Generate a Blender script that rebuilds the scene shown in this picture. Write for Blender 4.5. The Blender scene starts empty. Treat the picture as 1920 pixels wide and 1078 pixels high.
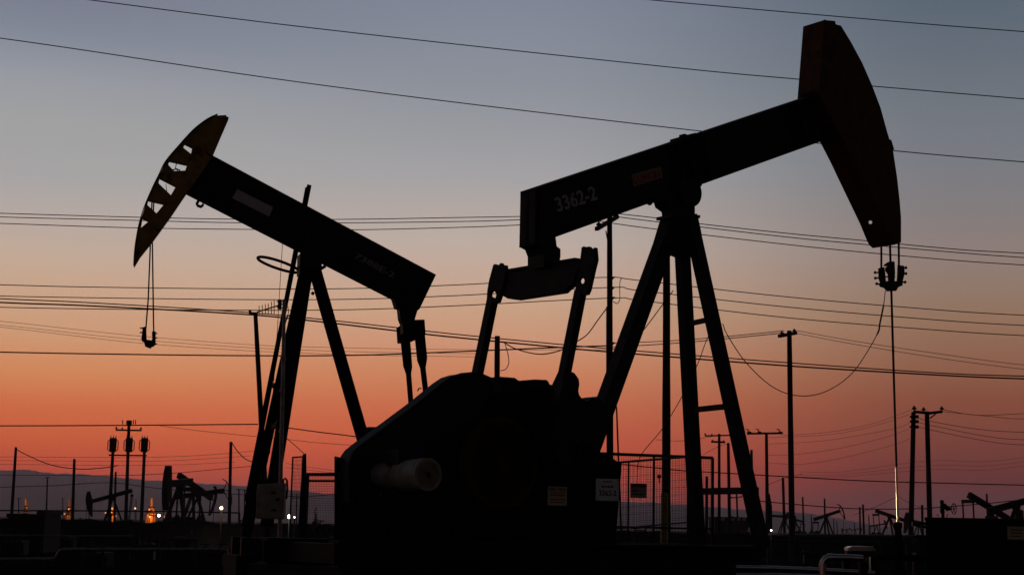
import bpy, bmesh, math, random
from mathutils import Vector, Matrix
random.seed(7)
SC = bpy.context.scene
COL = SC.collection
R = math.radians

# ------------------------------------------------------------------ camera
FPX = 3000.0; CX, CY = 960.0, 539.0
CAMZ = 1.5
TILT = math.atan(448.0/FPX); ROLL = R(1.2)
_R = Vector((1,0,0)); _F = Vector((0,math.cos(TILT),math.sin(TILT))); _U = Vector((0,-math.sin(TILT),math.cos(TILT)))
CR = _R*math.cos(ROLL)+_U*math.sin(ROLL)
CU = _U*math.cos(ROLL)-_R*math.sin(ROLL)
CAM = Vector((0,0,CAMZ))
def ray(px,py): return CR*((px-CX)/FPX)+CU*((CY-py)/FPX)+_F
def at(px,py,Y):
    d = ray(px,py); return CAM+d*(Y/d.y)
cd = bpy.data.cameras.new('camera'); co = bpy.data.objects.new('camera',cd); COL.objects.link(co)
cd.sensor_width = 36; cd.lens = 36*FPX/1920; cd.clip_start=0.1; cd.clip_end = 60000
m = Matrix((( CR.x,CU.x,-_F.x,CAM.x),(CR.y,CU.y,-_F.y,CAM.y),(CR.z,CU.z,-_F.z,CAM.z),(0,0,0,1)))
co.matrix_world = m
SC.camera = co
SC.render.resolution_x=1024; SC.render.resolution_y=574
SC.render.engine='CYCLES'
SC.view_settings.view_transform='Standard'; SC.view_settings.look='None'
SC.view_settings.exposure=0; SC.view_settings.gamma=1

# ------------------------------------------------------------------ materials
def s2l(c):
    out=[]
    for v in c:
        v=v/255.0; out.append(v/12.92 if v<=.04045 else ((v+.055)/1.055)**2.4)
    return tuple(out)
def mat(name, col, rough=.6, metal=0, spec=.25, var=.35, scale=6, bump=.15, rust=None):
    M = bpy.data.materials.new(name); M.use_nodes=True; nt=M.node_tree; b=nt.nodes['Principled BSDF']
    tc=nt.nodes.new('ShaderNodeTexCoord'); nz=nt.nodes.new('ShaderNodeTexNoise')
    nz.inputs['Scale'].default_value=scale; nz.inputs['Detail'].default_value=8
    nt.links.new(tc.outputs['Object'],nz.inputs['Vector'])
    rp=nt.nodes.new('ShaderNodeValToRGB'); c=Vector(col)
    rp.color_ramp.elements[0].position=.3; rp.color_ramp.elements[1].position=.72
    rp.color_ramp.elements[0].color=(*(c*(1-var)),1); rp.color_ramp.elements[1].color=(*(c*(1+var)),1)
    nt.links.new(nz.outputs['Fac'],rp.inputs['Fac'])
    out=rp.outputs['Color']
    if rust:
        n2=nt.nodes.new('ShaderNodeTexNoise'); n2.inputs['Scale'].default_value=scale*.45; n2.inputs['Detail'].default_value=10
        n2.inputs['Roughness'].default_value=.7
        nt.links.new(tc.outputs['Object'],n2.inputs['Vector'])
        r2=nt.nodes.new('ShaderNodeValToRGB'); r2.color_ramp.elements[0].position=.55; r2.color_ramp.elements[1].position=.66
        nt.links.new(n2.outputs['Fac'],r2.inputs['Fac'])
        mx=nt.nodes.new('ShaderNodeMix'); mx.data_type='RGBA'
        nt.links.new(r2.outputs['Color'],mx.inputs[0]); nt.links.new(out,mx.inputs[6]); mx.inputs[7].default_value=(*rust,1)
        out=mx.outputs[2]
    nt.links.new(out,b.inputs['Base Color'])
    b.inputs['Metallic'].default_value=metal; b.inputs['Roughness'].default_value=rough
    b.inputs['Specular IOR Level'].default_value=spec
    if bump:
        bp=nt.nodes.new('ShaderNodeBump'); bp.inputs['Strength'].default_value=bump; bp.inputs['Distance'].default_value=.01
        nt.links.new(nz.outputs['Fac'],bp.inputs['Height']); nt.links.new(bp.outputs['Normal'],b.inputs['Normal'])
    return M
def emit(name,col,st):
    M=bpy.data.materials.new(name); M.use_nodes=True; nt=M.node_tree; b=nt.nodes['Principled BSDF']
    b.inputs['Base Color'].default_value=(.02,.02,.02,1)
    b.inputs['Emission Color'].default_value=(*col,1); b.inputs['Emission Strength'].default_value=st
    return M
BLK=mat('black_painted_steel',(.016,.016,.017),rough=.65,spec=.12,rust=(.03,.018,.012))
MATTE=mat('matte_black_steel',(.009,.009,.009),rough=1,spec=0)  # darkened, sheenless black steel for parts that caught too much light
BLK2=mat('dark_greased_steel',(.012,.012,.012),rough=.6,spec=.12)
HEADY=mat('ochre_painted_steel',(.29,.17,.04),rough=.6,spec=.1,rust=(.07,.035,.016))
HEADD=mat('dull_orange_painted_steel',(.085,.036,.012),rough=.65,spec=.08,rust=(.04,.02,.01))
DISC=mat('brown_painted_iron',(.05,.034,.008),rough=.7,spec=.08,rust=(.03,.02,.01))
GUARD=mat('weathered_guard_sheet',(.015,.018,.02),rough=.55,spec=.12,scale=3)
RING=mat('cream_ring_paint',(.27,.25,.18),rough=.5,var=.2)
WHITE=mat('dirty_white_enamel',(.19,.2,.2),rough=.5,rust=(.2,.18,.14),scale=9)
SIGNW=mat('white_sign_sheet',(.62,.66,.66),rough=.5,var=.12)
SIGNY=mat('yellowed_sign_sheet',(.42,.38,.27),rough=.5,var=.2)
INK=mat('black_sign_ink',(.03,.03,.03),rough=.6)
REDINK=mat('red_sign_ink',(.22,.04,.03),rough=.6)
REDINK2=mat('red_plate_lettering',(.3,.03,.02),rough=.6)
STENCIL=mat('white_stencil_paint',(.36,.36,.35),rough=.7,var=.3,scale=30)
STENCIL2=mat('faded_stencil_paint',(.24,.24,.22),rough=.7,var=.3,scale=30)
PATCH=mat('grey_paint_patch',(.48,.45,.45),rough=.6,var=.12)
PLATEO=mat('faded_red_plate',(.3,.17,.12),rough=.6,var=.35,scale=25)
WOOD=mat('creosoted_timber',(.022,.018,.015),rough=.85,spec=.08,scale=4)
FARWOOD=mat('weathered_timber',(.02,.017,.015),rough=.9,spec=.05)
WIRE=mat('weathered_cable',(.03,.027,.026),rough=.7,spec=.1,bump=0)
INSUL=mat('dark_glazed_insulator',(.02,.018,.017),rough=.4,spec=.2)
GALV=mat('galvanised_steel',(.26,.27,.25),rough=.5,metal=.35,scale=10)
BOXG=mat('grey_enclosure_paint',(.27,.27,.24),rough=.55,scale=7,rust=(.2,.19,.16))
POLISH=mat('polished_steel',(.95,.86,.72),rough=.26,metal=1,bump=0,var=.1)
JACKET=mat('aluminium_jacket',(.62,.6,.66),rough=.3,metal=1,scale=14,var=.15)
JACKETD=mat('dull_aluminium_jacket',(.1,.12,.125),rough=.4,metal=.8,scale=14,var=.3)
CONC=mat('near_black_concrete',(.012,.0115,.011),rough=.9,spec=.1,scale=3)  # concrete at a very low, nearly black base colour
YEL=mat('yellow_bollard_paint',(.24,.17,.02),rough=.6,rust=(.12,.08,.03))
TANK=mat('pale_tank_paint',(.28,.27,.27),rough=.7)
FARSTEEL=mat('far_dark_steel',(.022,.02,.02),rough=.8,spec=.08,bump=0)
FARORANGE=mat('far_orange_steel',(.09,.035,.02),rough=.8,spec=.08,bump=0)
STACK=mat('pale_stack_steel',(.5,.42,.33),rough=.7,bump=0)
LAMPW=emit('lit_white_lamp',(1,.93,.8),14); LAMPY=emit('lit_yellowish_lamp',(1,.85,.5),12); LAMPO=emit('lit_sodium_lamp',(1,.3,.05),1.6); LAMPS=emit('small_pale_lamp',(1,.62,.3),1.5)
SHRUB=mat('dusty_shrub_leaf',(.03,.035,.02),rough=.9,bump=0)

# ------------------------------------------------------------------ mesh builder
class MB:
    def __init__(s): s.v=[]; s.f=[]
    def add(s,vs,fs):
        o=len(s.v); s.v+= [tuple(v) for v in vs]; s.f+=[tuple(i+o for i in f) for f in fs]; return s
    def box(s,a,b):
        x0,y0,z0=a; x1,y1,z1=b
        return s.add([(x0,y0,z0),(x1,y0,z0),(x1,y1,z0),(x0,y1,z0),(x0,y0,z1),(x1,y0,z1),(x1,y1,z1),(x0,y1,z1)],
              [(0,3,2,1),(4,5,6,7),(0,1,5,4),(1,2,6,5),(2,3,7,6),(3,0,4,7)])
    def bar(s,p0,p1,w,h,w1=None,h1=None,ref=(0,1,0)):
        # w along ref direction, h perpendicular
        p0=Vector(p0);p1=Vector(p1); d=(p1-p0).normalized(); a=Vector(ref); a=(a-d*a.dot(d))
        if a.length<1e-4: a=d.orthogonal()
        a.normalize(); b=d.cross(a)
        w1=w if w1 is None else w1; h1=h if h1 is None else h1
        vs=[]
        for p,ww,hh in ((p0,w,h),(p1,w1,h1)):
            for i,j in ((-1,-1),(1,-1),(1,1),(-1,1)): vs.append(p+a*(i*ww/2)+b*(j*hh/2))
        return s.add(vs,[(0,3,2,1),(4,5,6,7),(0,1,5,4),(1,2,6,5),(2,3,7,6),(3,0,4,7)])
    def prism(s,pts,f0,f1):
        # pts list of 2-tuples; f0,f1 functions mapping to 3D
        n=len(pts); vs=[f0(p) for p in pts]+[f1(p) for p in pts]
        fs=[tuple(range(n)),tuple(range(2*n-1,n-1,-1))]+[(i,i+n,(i+1)%n+n,(i+1)%n) for i in range(n)]
        return s.add(vs,fs)
    def xz(s,pts,y0,y1): return s.prism(pts,lambda p:(p[0],y0,p[1]),lambda p:(p[0],y1,p[1]))
    def yz(s,pts,x0,x1): return s.prism(pts,lambda p:(x0,p[0],p[1]),lambda p:(x1,p[0],p[1]))
    def tube(s,pts,r,n=8,closed=False):
        pts=[Vector(p) for p in pts]; N=len(pts)
        rs=r if isinstance(r,(list,tuple)) else [r]*N
        vs=[];a=None
        for i,p in enumerate(pts):
            if closed: d=pts[(i+1)%N]-pts[i-1]
            else: d=pts[min(i+1,N-1)]-pts[max(i-1,0)]
            d.normalize()
            if a is None: a=d.orthogonal().normalized()
            else:
                a=a-d*a.dot(d)
                if a.length<1e-5: a=d.orthogonal()
                a.normalize()
            b=d.cross(a)
            for k in range(n):
                t=2*math.pi*k/n; vs.append(p+(a*math.cos(t)+b*math.sin(t))*rs[i])
        fs=[]
        M=N if closed else N-1
        for i in range(M):
            j=(i+1)%N
            for k in range(n): fs.append((i*n+k,i*n+(k+1)%n,j*n+(k+1)%n,j*n+k))
        if not closed: fs+=[tuple(range(n-1,-1,-1)),tuple((N-1)*n+k for k in range(n))]
        return s.add(vs,fs)
    def lathe(s,c,axis,prof,n=24):
        # prof: list of (dist along axis, radius)
        c=Vector(c);ax=Vector(axis).normalized(); return s.tube([c+ax*d for d,_ in prof],[max(r,.001) for _,r in prof],n) if len(prof)>1 else s
    def cyl(s,p0,p1,r,n=16,r1=None):
        p0=Vector(p0);p1=Vector(p1); return s.tube([p0,p1],[r,r if r1 is None else r1],n)
    def sph(s,c,r,n=10,sc=(1,1,1)):
        c=Vector(c); vs=[];fs=[]
        for i in range(n+1):
            th=math.pi*i/n
            for k in range(n*2):
                ph=math.pi*k/n; vs.append((c.x+r*sc[0]*math.sin(th)*math.cos(ph),c.y+r*sc[1]*math.sin(th)*math.sin(ph),c.z+r*sc[2]*math.cos(th)))
        for i in range(n):
            for k in range(n*2): fs.append((i*2*n+k,(i+1)*2*n+k,(i+1)*2*n+(k+1)%(2*n),i*2*n+(k+1)%(2*n)))
        return s.add(vs,fs)
    def build(s,name,mt,parent=None,smooth=False,loc=None):
        me=bpy.data.meshes.new(name)
        vs=s.v
        if loc is not None: vs=[(v[0]-loc[0],v[1]-loc[1],v[2]-loc[2]) for v in vs]
        me.from_pydata(vs,[],s.f)
        bm=bmesh.new(); bm.from_mesh(me); bmesh.ops.remove_doubles(bm,verts=bm.verts,dist=1e-5)
        bmesh.ops.recalc_face_normals(bm,faces=bm.faces); bm.to_mesh(me); bm.free()
        if smooth:
            ek={}
            for e in me.edges: ek[e.key]=e
            for p in me.polygons:
                p.use_smooth = len(p.vertices)<=4
                if len(p.vertices)>4:
                    for kx in p.edge_keys: ek[kx].use_edge_sharp=True
        me.materials.append(mt)
        o=bpy.data.objects.new(name,me); COL.objects.link(o)
        if loc is not None: o.location=loc
        if parent: o.parent=parent
        return o
def tag(o,label,cat,group=None,kind=None):
    if label: o['label']=label
    if cat: o['category']=cat
    if group: o['group']=group
    if kind: o['kind']=kind
    return o
def empty(name,loc,rz=0,label=None,cat=None,group=None):
    o=bpy.data.objects.new(name,None); COL.objects.link(o); o.location=loc; o.rotation_euler=(0,0,rz); o.empty_display_size=.3
    return tag(o,label,cat,group)
def text_mesh(name,txt,mt,parent,origin,xdir,nrm,height,width=None,shear=0,extr=.002):
    cu=bpy.data.curves.new(name,'FONT'); cu.body=txt; cu.size=1; cu.extrude=0; cu.offset=.025
    t=bpy.data.objects.new(name,cu); COL.objects.link(t)
    dg=bpy.context.evaluated_depsgraph_get(); me=bpy.data.meshes.new_from_object(t.evaluated_get(dg))
    bpy.data.objects.remove(t); 
    xs=[v.co.x for v in me.vertices]; ys=[v.co.y for v in me.vertices]
    x0,x1,y0,y1=min(xs),max(xs),min(ys),max(ys)
    sy=height/(y1-y0); sx=sy if width is None else width/(x1-x0)
    X=Vector(xdir).normalized(); N=Vector(nrm).normalized(); Yv=N.cross(X)
    Yv=Yv.normalized()
    for v in me.vertices:
        v.co=Vector(origin)+X*((v.co.x-x0)*sx+ shear*(v.co.y-y0)*sy)+Yv*((v.co.y-y0)*sy)+N*extr
    me.materials.clear(); me.materials.append(mt)
    o=bpy.data.objects.new(name,me); COL.objects.link(o); o.parent=parent
    return o
def holed(name,outline,holes,f,mt,parent,thick):
    """plate with holes: 2D curve filled, then mapped. outline in plane coords; f(x,z,t) -> local point, t in 0..1"""
    cu=bpy.data.curves.new(name,'CURVE'); cu.dimensions='2D'; cu.fill_mode='BOTH'; cu.extrude=.5
    for poly in [outline]+holes:
        sp=cu.splines.new('POLY'); sp.points.add(len(poly)-1)
        for i,p in enumerate(poly): sp.points[i].co=(p[0],p[1],0,1)
        sp.use_cyclic_u=True
    t=bpy.data.objects.new(name,cu); COL.objects.link(t)
    dg=bpy.context.evaluated_depsgraph_get(); me=bpy.data.meshes.new_from_object(t.evaluated_get(dg)); bpy.data.objects.remove(t)
    for v in me.vertices: v.co=f(v.co.x,v.co.y,v.co.z+.5)
    bm=bmesh.new(); bm.from_mesh(me); bmesh.ops.remove_doubles(bm,verts=bm.verts,dist=1e-5); bmesh.ops.recalc_face_normals(bm,faces=bm.faces); bm.to_mesh(me); bm.free()
    me.name=name; me.materials.clear(); me.materials.append(mt)
    o=bpy.data.objects.new(name,me); COL.objects.link(o); o.parent=parent
    return o
def cr(points,n=8):
    """Catmull-Rom through points (tuples of any dimension)"""
    P=[Vector(p) for p in points]; P=[P[0]*2-P[1]]+P+[P[-1]*2-P[-2]]; out=[]
    for i in range(1,len(P)-2):
        for k in range(n):
            t=k/n; a,b,c,d=P[i-1],P[i],P[i+1],P[i+2]
            out.append(.5*((2*b)+(c-a)*t+(2*a-5*b+4*c-d)*t*t+(3*b-a-3*c+d)*t**3))
    out.append(P[-2]); return out
class Frame:
    def __init__(s,px,py,Y,yaw):
        p=at(px,py,Y); s.o=Vector((p.x,p.y,0)); s.yaw=yaw; s.mi=Matrix.Rotation(-yaw,3,'Z')
        s.cam=s.mi@(CAM-s.o)
    def d(s,px,py): return s.mi@ray(px,py)
    def n(s,px,py,y):      # local x,z on plane y=const
        d=s.d(px,py); t=(y-s.cam.y)/d.y; p=s.cam+d*t; return (p.x,p.z)
    def p(s,px,py,y): x,z=s.n(px,py,y); return Vector((x,y,z))
    def m(s,px,py,x):      # local y,z on plane x=const
        d=s.d(px,py); t=(x-s.cam.x)/d.x; p=s.cam+d*t; return (p.y,p.z)
    def q(s,px,py,x): y,z=s.m(px,py,x); return Vector((x,y,z))

# ------------------------------------------------------------------ world
W=bpy.data.worlds.new('World'); SC.world=W; W.use_nodes=True; nt=W.node_tree
for n in list(nt.nodes): nt.nodes.remove(n)
def nd(t): return nt.nodes.new(t)
def mth(op,a,b=None,clamp=False):
    n=nd('ShaderNodeMath'); n.operation=op; n.use_clamp=clamp
    for i,v in enumerate((a,b)):
        if v is None: continue
        if isinstance(v,(int,float)): n.inputs[i].default_value=v
        else: nt.links.new(v,n.inputs[i])
    return n.outputs[0]
tc=nd('ShaderNodeTexCoord'); sp=nd('ShaderNodeSeparateXYZ'); nt.links.new(tc.outputs['Generated'],sp.inputs[0])
X_,Y_,Z_=sp.outputs
def zpos(y,x): return ray(x,y).normalized().z
SKY_L=[(960, (217, 55, 28)), (880, (227, 66, 29)), (830, (231, 90, 43)), (760, (226, 110, 66)), (700, (225, 141, 90)), (620, (215, 162, 125)), (550, (209, 170, 142)), (480, (201, 177, 158)), (400, (185, 174, 169)), (330, (169, 169, 170)), (230, (163, 165, 166)), (150, (154, 158, 166)), (60, (130, 138, 154)), (0, (122, 128, 146))]
SKY_M=[(970, (207, 55, 31)), (930, (219, 62, 33)), (850, (227, 84, 52)), (760, (220, 113, 75)), (680, (219, 144, 104)), (640, (218, 156, 124)), (580, (211, 168, 137)), (520, (206, 174, 155)), (450, (194, 179, 169)), (400, (185, 173, 167)), (330, (168, 167, 170)), (240, (154, 157, 163)), (150, (141, 147, 158)), (60, (134, 141, 155)), (0, (129, 136, 154))]
SKY_R=[(985, (93, 32, 31)), (960, (99, 34, 32)), (900, (114, 39, 36)), (820, (132, 64, 50)), (750, (143, 77, 55)), (680, (149, 99, 75)), (600, (153, 117, 93)), (540, (150, 125, 110)), (470, (147, 130, 124)), (400, (135, 128, 129)), (300, (123, 126, 133)), (200, (114, 121, 130)), (100, (102, 112, 123)), (0, (91, 104, 118))]
def ramp(tab,hi,x):
    r=nd('ShaderNodeValToRGB'); e=r.color_ramp.elements
    items=[(max(0,zpos(y,x)),s2l(c)) for y,c in tab]+[(.42,tuple(v*.75 for v in s2l(tab[-1][1]))),(.65,hi),(1,tuple(v*.8 for v in hi))]
    e[0].position=items[0][0]; e[0].color=(*items[0][1],1); e[1].position=items[-1][0]; e[1].color=(*items[-1][1],1)
    for p,c in items[1:-1]:
        x=e.new(p); x.color=(*c,1)
    nt.links.new(mth('ABSOLUTE',Z_),r.inputs[0]); return r.outputs[0]
az=mth('ARCTAN2',X_,Y_)
hi=(.022,.027,.038)
rl,rm,rr=ramp(SKY_L,hi,80),ramp(SKY_M,hi,870),ramp(SKY_R,hi,1830)
def mixc(f,a,b,bt='MIX'):
    n=nd('ShaderNodeMix'); n.data_type='RGBA'; n.blend_type=bt
    for i,v in ((0,f),(6,a),(7,b)):
        if isinstance(v,(int,float)): n.inputs[i].default_value=v
        elif isinstance(v,tuple): n.inputs[i].default_value=v
        else: nt.links.new(v,n.inputs[i])
    return n.outputs[2]
f1=mth('DIVIDE',mth('ADD',az,R(16.3)),R(14.6),True)      # left -> mid
f2=mth('DIVIDE',mth('ADD',az,R(0)),R(16.2),True)      # mid -> right
sm=nd('ShaderNodeMapRange'); sm.interpolation_type='SMOOTHSTEP'; nt.links.new(f2,sm.inputs[0])
c=mixc(sm.outputs[0],mixc(f1,rl,rm),rr)
back=nd('ShaderNodeMapRange'); back.interpolation_type='SMOOTHSTEP'
for i,v in ((1,-.35),(2,.85),(3,.2),(4,1.0)): back.inputs[i].default_value=v
nt.links.new(Y_,back.inputs[0])
# fade of the bright band away from the set sun applies only off the zenith
bk=mth('ADD',mth('MULTIPLY',back.outputs[0],1),0)
c=mixc(1.0,c,bk,'MULTIPLY')
bg=nd('ShaderNodeBackground'); nt.links.new(c,bg.inputs[0]); bg.inputs[1].default_value=1.0
SUN_AZ=R(-14); SUN_EL=R(1.0)
ns=nd('ShaderNodeTexSky'); ns.sky_type='NISHITA'; ns.sun_disc=False; ns.sun_elevation=SUN_EL; ns.sun_rotation=SUN_AZ
bg2=nd('ShaderNodeBackground'); nt.links.new(ns.outputs[0],bg2.inputs[0]); bg2.inputs[1].default_value=.004
ad=nd('ShaderNodeAddShader'); nt.links.new(bg.outputs[0],ad.inputs[0]); nt.links.new(bg2.outputs[0],ad.inputs[1])
wo=nd('ShaderNodeOutputWorld'); nt.links.new(ad.outputs[0],wo.inputs[0])
sl=bpy.data.lights.new('sun','SUN'); sl.energy=.02; sl.angle=R(.5); sl.color=(1,.62,.38)
so=bpy.data.objects.new('sun',sl); COL.objects.link(so)
sd=Vector((math.sin(SUN_AZ)*math.cos(SUN_EL),math.cos(SUN_AZ)*math.cos(SUN_EL),math.sin(SUN_EL)))
so.rotation_euler=sd.to_track_quat('Z','Y').to_euler(); so.location=(0,0,30)

# ------------------------------------------------------------------ ground and hills
gm=mat('dusk_dark_dirt',(.0095,.009,.0088),rough=1,spec=0,var=.6,scale=.35,bump=.4)  # dirt colour pushed below any real albedo to stand for the dusk darkness
g=MB()
rad=[0]+[3*1.09**i for i in range(98)]
seg=240; vs=[(0,0,0)];fs=[]
for i,rr_ in enumerate(rad[1:]):
    for k in range(seg):
        a=2*math.pi*k/seg; x=rr_*math.cos(a); y=rr_*math.sin(a)
        z=(.05*math.sin(x*.31+1)*math.cos(y*.23)+.03*math.sin(x*1.3+y*.9) if rr_<200 else 0)+(.12*math.sin(y*.11+.9*math.sin(x*.02))*math.sin(x*.017+y*.03) if 40<rr_<500 else 0)
        vs.append((x,y,z-.06))
for k in range(seg): fs.append((0,1+k,1+(k+1)%seg))
for i in range(len(rad)-2):
    for k in range(seg):
        a=1+i*seg+k; b=1+i*seg+(k+1)%seg; fs.append((a,a+seg,b+seg,b))
g.add(vs,fs); tag(g.build('ground',gm),None,None,kind='structure')

hm=mat('dry_hillside',(.16,.13,.12),rough=1,spec=0,var=.3,scale=.002,bump=0)
ridge=[(-900,900),(-500,872),(-250,884),(-100,888),(0,882),(50,880),(62,882),(100,887),(145,888),(205,893),(280,900),(330,902),(380,906),(480,912),(545,918),(628,926),(760,932),(900,935),(1050,936),(1180,940),(1290,946),(1370,953),(1440,957),(1490,960),(1540,965),(1576,972),(1611,979),(1660,987),(1750,989)]
rp=cr([(a,b,0) for a,b in ridge],10)
bmx=[]; vs=[]; fs=[]; NB=260
prof=[(-2.4,-.15),(-1.5,.5),(-.7,1.1),(0,1.36),(1.2,1.3),(2.6,.6),(4,-.15)]
for i in range(NB):
    t=i/(NB-1); x=-42+84*t; yc_=100+1.5*math.sin(x*.07)
    h_=1+.035*math.sin(x*.9)+.03*math.sin(x*2.7+1)+.02*math.sin(x*6.1)
    for dy,z in prof: vs.append((x,yc_+dy+.12*math.sin(x*1.7+dy),z*h_ if z>0 else z))
for i in range(NB-1):
    for j in range(len(prof)-1):
        a=i*len(prof)+j; fs.append((a,a+1,a+1+len(prof),a+len(prof)))
bm_=MB(); bm_.add(vs,fs); bm_.build('earth_berm',gm)['kind']='structure'
H=MB(); vs=[];n=len(rp); YS=[(5200,0),(5800,.25),(6500,.55),(7200,.85),(7600,1.0),(8300,.7),(9200,0)]
for Yd,fr in YS:
    for i,p in enumerate(rp):
        top=at(p.x,p.y+1.0*math.sin(i*.9)*.6+.5*math.sin(i*2.3),7600)
        jit=(random.random()-.5)*30*(0 if fr in(0,1.0) else 1)
        vs.append((top.x*Yd/7600,Yd,max(0,top.z)*fr+ (jit*max(0,top.z)/200) -(2 if fr==0 else 0)))
fs=[]
for j in range(len(YS)-1):
    for i in range(n-1): a=j*n+i; fs.append((a,a+1,a+n+1,a+n))
H.add(vs,fs); tag(H.build('hills',hm),None,None,kind='structure')

# ------------------------------------------------------------------ wires
def wire(name,label,pts,Ya,Yb,w=1.7,group=None,cat='cable',n=6):
    P=cr([(x,y,0) for x,y in pts],n); x0=pts[0][0]; x1=pts[-1][0]; L=len(P)-1
    out=[];rs=[]
    for i,p in enumerate(P):
        t=i/L if abs(x1-x0)<30 else (p.x-x0)/(x1-x0)
        Y=Ya+(Yb-Ya)*t; out.append(at(p.x,p.y,Y)); rs.append(w*.5*Y/FPX)
    o=MB().tube(out,rs,6).build(name,WIRE,loc=tuple(out[0]),smooth=True)
    return tag(o,label,cat,group)
TOPG='high power lines crossing the upper sky'
wire('power_line','power line crossing the upper sky from the top left edge behind the large horse head',[(-300,-62),(165,0),(500,43),(860,84),(1300,131),(1496,149),(1636,162),(1920,186),(2200,210)],62,48,1.9,TOPG)
wire('power_line','power line from the left edge passing behind the middle of the large tilted beam',[(-300,30),(0,72),(160,95),(500,146),(860,193),(1320,247),(1525,268),(1740,289),(1920,304),(2200,327)],62,48,1.9,TOPG)
wire('power_line','short power line in the top right corner above the large horse head',[(900,-30),(1215,0),(1437,20),(1740,46),(1920,60),(2200,82)],58,48,1.9,TOPG)
G1='power lines carried by the tall pole at the height of the crossarm'
A=[[(0,400),(240,407),(430,411),(640,411.5),(860,408),(975,406),(1120,401)],[(0,407),(240,413),(440,417.7),(640,418),(860,415.5),(975,412),(1150,401)],[(0,419),(240,427),(440,430),(660,431),(860,426.5),(975,422),(1122,415)]]
for pts,w in zip(A,('top','middle','lowest')):
    wire('power_line',w+' of three lines running left of the tall crossarm pole behind both beams',[(-280,pts[0][1]-9)]+pts,92,58,1.6,G1)
B=[[(1160,401),(1240,410),(1315,420),(1480,438),(1640,453),(1800,468),(1920,475)],[(1160,407),(1240,417),(1480,445),(1640,460),(1800,474),(1920,483)],[(1125,415),(1157,420),(1240,431),(1480,459),(1640,475),(1800,489),(1920,497)]]
for pts,w in zip(B,('top','middle','lowest')):
    wire('power_line',w+' of three lines running right from the tall pole behind the horse head',pts+[(2200,pts[-1][1]+18)],58,58,1.7,G1)
G2='power lines at mid height of the tall pole'
C6=[[(0,534),(160,538),(440,541.5),(660,541),(860,534),(1000,526),(1143,520),(1200,526),(1480,557),(1760,581),(1920,591)],
    [(0,555),(160,558),(440,561.5),(660,561),(860,554),(1143,539),(1200,545),(1480,576),(1760,600),(1920,610)],
    [(0,576),(160,579),(440,581.5),(660,580.5),(860,573),(1143,559),(1205,564),(1480,596),(1760,619),(1920,629)]]
for pts,w in zip(C6,('top','middle','lowest')):
    wire('power_line',w+' of three long lines crossing the tall pole below its crossarm, edge to edge',[(-280,pts[0][1]-7)]+pts+[(2200,pts[-1][1]+12)],72,56,1.7,G2)
G3='sagging bundled cables at mid height'
wire('telephone_cable','upper of two heavy cables sagging past the tall pole',[(-280,545),(0,560),(160,567),(440,584),(626,601),(840,625),(1056,646),(1197,658),(1480,680),(1760,699),(1920,705),(2200,712)],75,58,2.1,G3)
wire('telephone_cable','lower and thicker of two heavy cables sagging from left edge to right edge',[(-280,552),(0,567),(160,573),(440,588),(572,600),(743,620),(840,631),(1056,652),(1197,664),(1480,686),(1760,703),(1920,710),(2200,718)],75,58,2.9,G3)
wire('telephone_cable','dark cable running from the left edge to the tall pole below the small pumpjack beam',[(-280,655),(0,660),(160,663),(440,666.5),(660,666),(860,659),(1056,651),(1143,648)],82,56,2.5,G3)
wire('telephone_cable','upper wire joining the tall pole to the slim pole right of the tripod legs',[(1143,644),(1271,638),(1380,629),(1470,620)],56,92,1.5,'wires between the tall pole and the slim pole')
wire('telephone_cable','lower wire joining the tall pole to the slim pole right of the tripod legs',[(1143,651),(1271,643),(1380,633),(1470,624)],56,92,1.7,'wires between the tall pole and the slim pole')
G4='faint thin wires in the orange sky behind the small pumpjack'
for pts,w in zip([[(-200,585),(0,602),(240,628),(440,644),(565,650),(840,655),(1138,656)],[(-200,592),(0,609),(240,635),(440,650),(565,656),(700,660),(900,663)],[(-200,596),(0,613),(240,641),(440,656),(573,662),(700,666),(900,669)]],('top','middle','bottom')):
    wire('telephone_cable',w+' of three faint thin wires drooping behind the hanging bridle of the small pumpjack',pts,110,110,.75,G4)
wire('power_line','dark level line low in the orange sky from left edge to leaning pole',[(-250,797),(0,798),(240,797),(483,795)],70,50,2.2)
wire('power_line','short dark line from the antenna mast down behind the belt guard',[(500,796),(534,801),(600,810),(658,817),(740,829)],50,44,2.0)
wire('power_line','faint line sagging below the dark low line left of the belt guard',[(300,798),(380,808),(480,818),(535,823),(600,830),(720,838)],150,150,.8)
GL='faint lines low over the hills on the left'
LOWL=[([(-200,855),(0,856),(160,857),(280,857),(380,853),(480,845)],0.6,'uppermost faint line over the hills left of the small pumpjack'),
 ([(-200,862),(0,863),(280,864),(380,860),(470,854)],0.6,'second faint line over the hills left of the small pumpjack'),
 ([(-200,869),(0,870),(280,872),(440,866)],0.6,'third faint line over the hills left of the small pumpjack'),
 ([(-200,888),(0,890),(206,891),(320,887),(433,877),(480,873)],1.0,'faint line touching the ridge of the hills left of the small pumpjack'),
 ([(-200,921),(0,913),(100,910),(206,904.5),(295,915),(420,925),(560,930),(628,926)],1.3,'thick line crossing the face of the hills behind the three transformer poles'),
 ([(536,868),(570,874),(628,882),(700,890)],0.6,'upper faint line between the antenna mast and the belt guard'),
 ([(536,876),(570,880),(628,886),(700,892)],0.6,'lower faint line between the antenna mast and the belt guard')]
for p,w,l in LOWL: wire('power_line',l,p,190,190,w,GL)
wire('drop_cable','cable drooping from the leaning pole at the far left over the hills',[(30,841),(45,850),(95,871),(150,879),(200,876),(222,872)],130,130,1.7)
wire('drop_cable','short cable drooping from the pole left of the small pumpjack legs',[(435,830),(445,845),(460,860),(478,867)],120,110,1.7)
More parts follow.
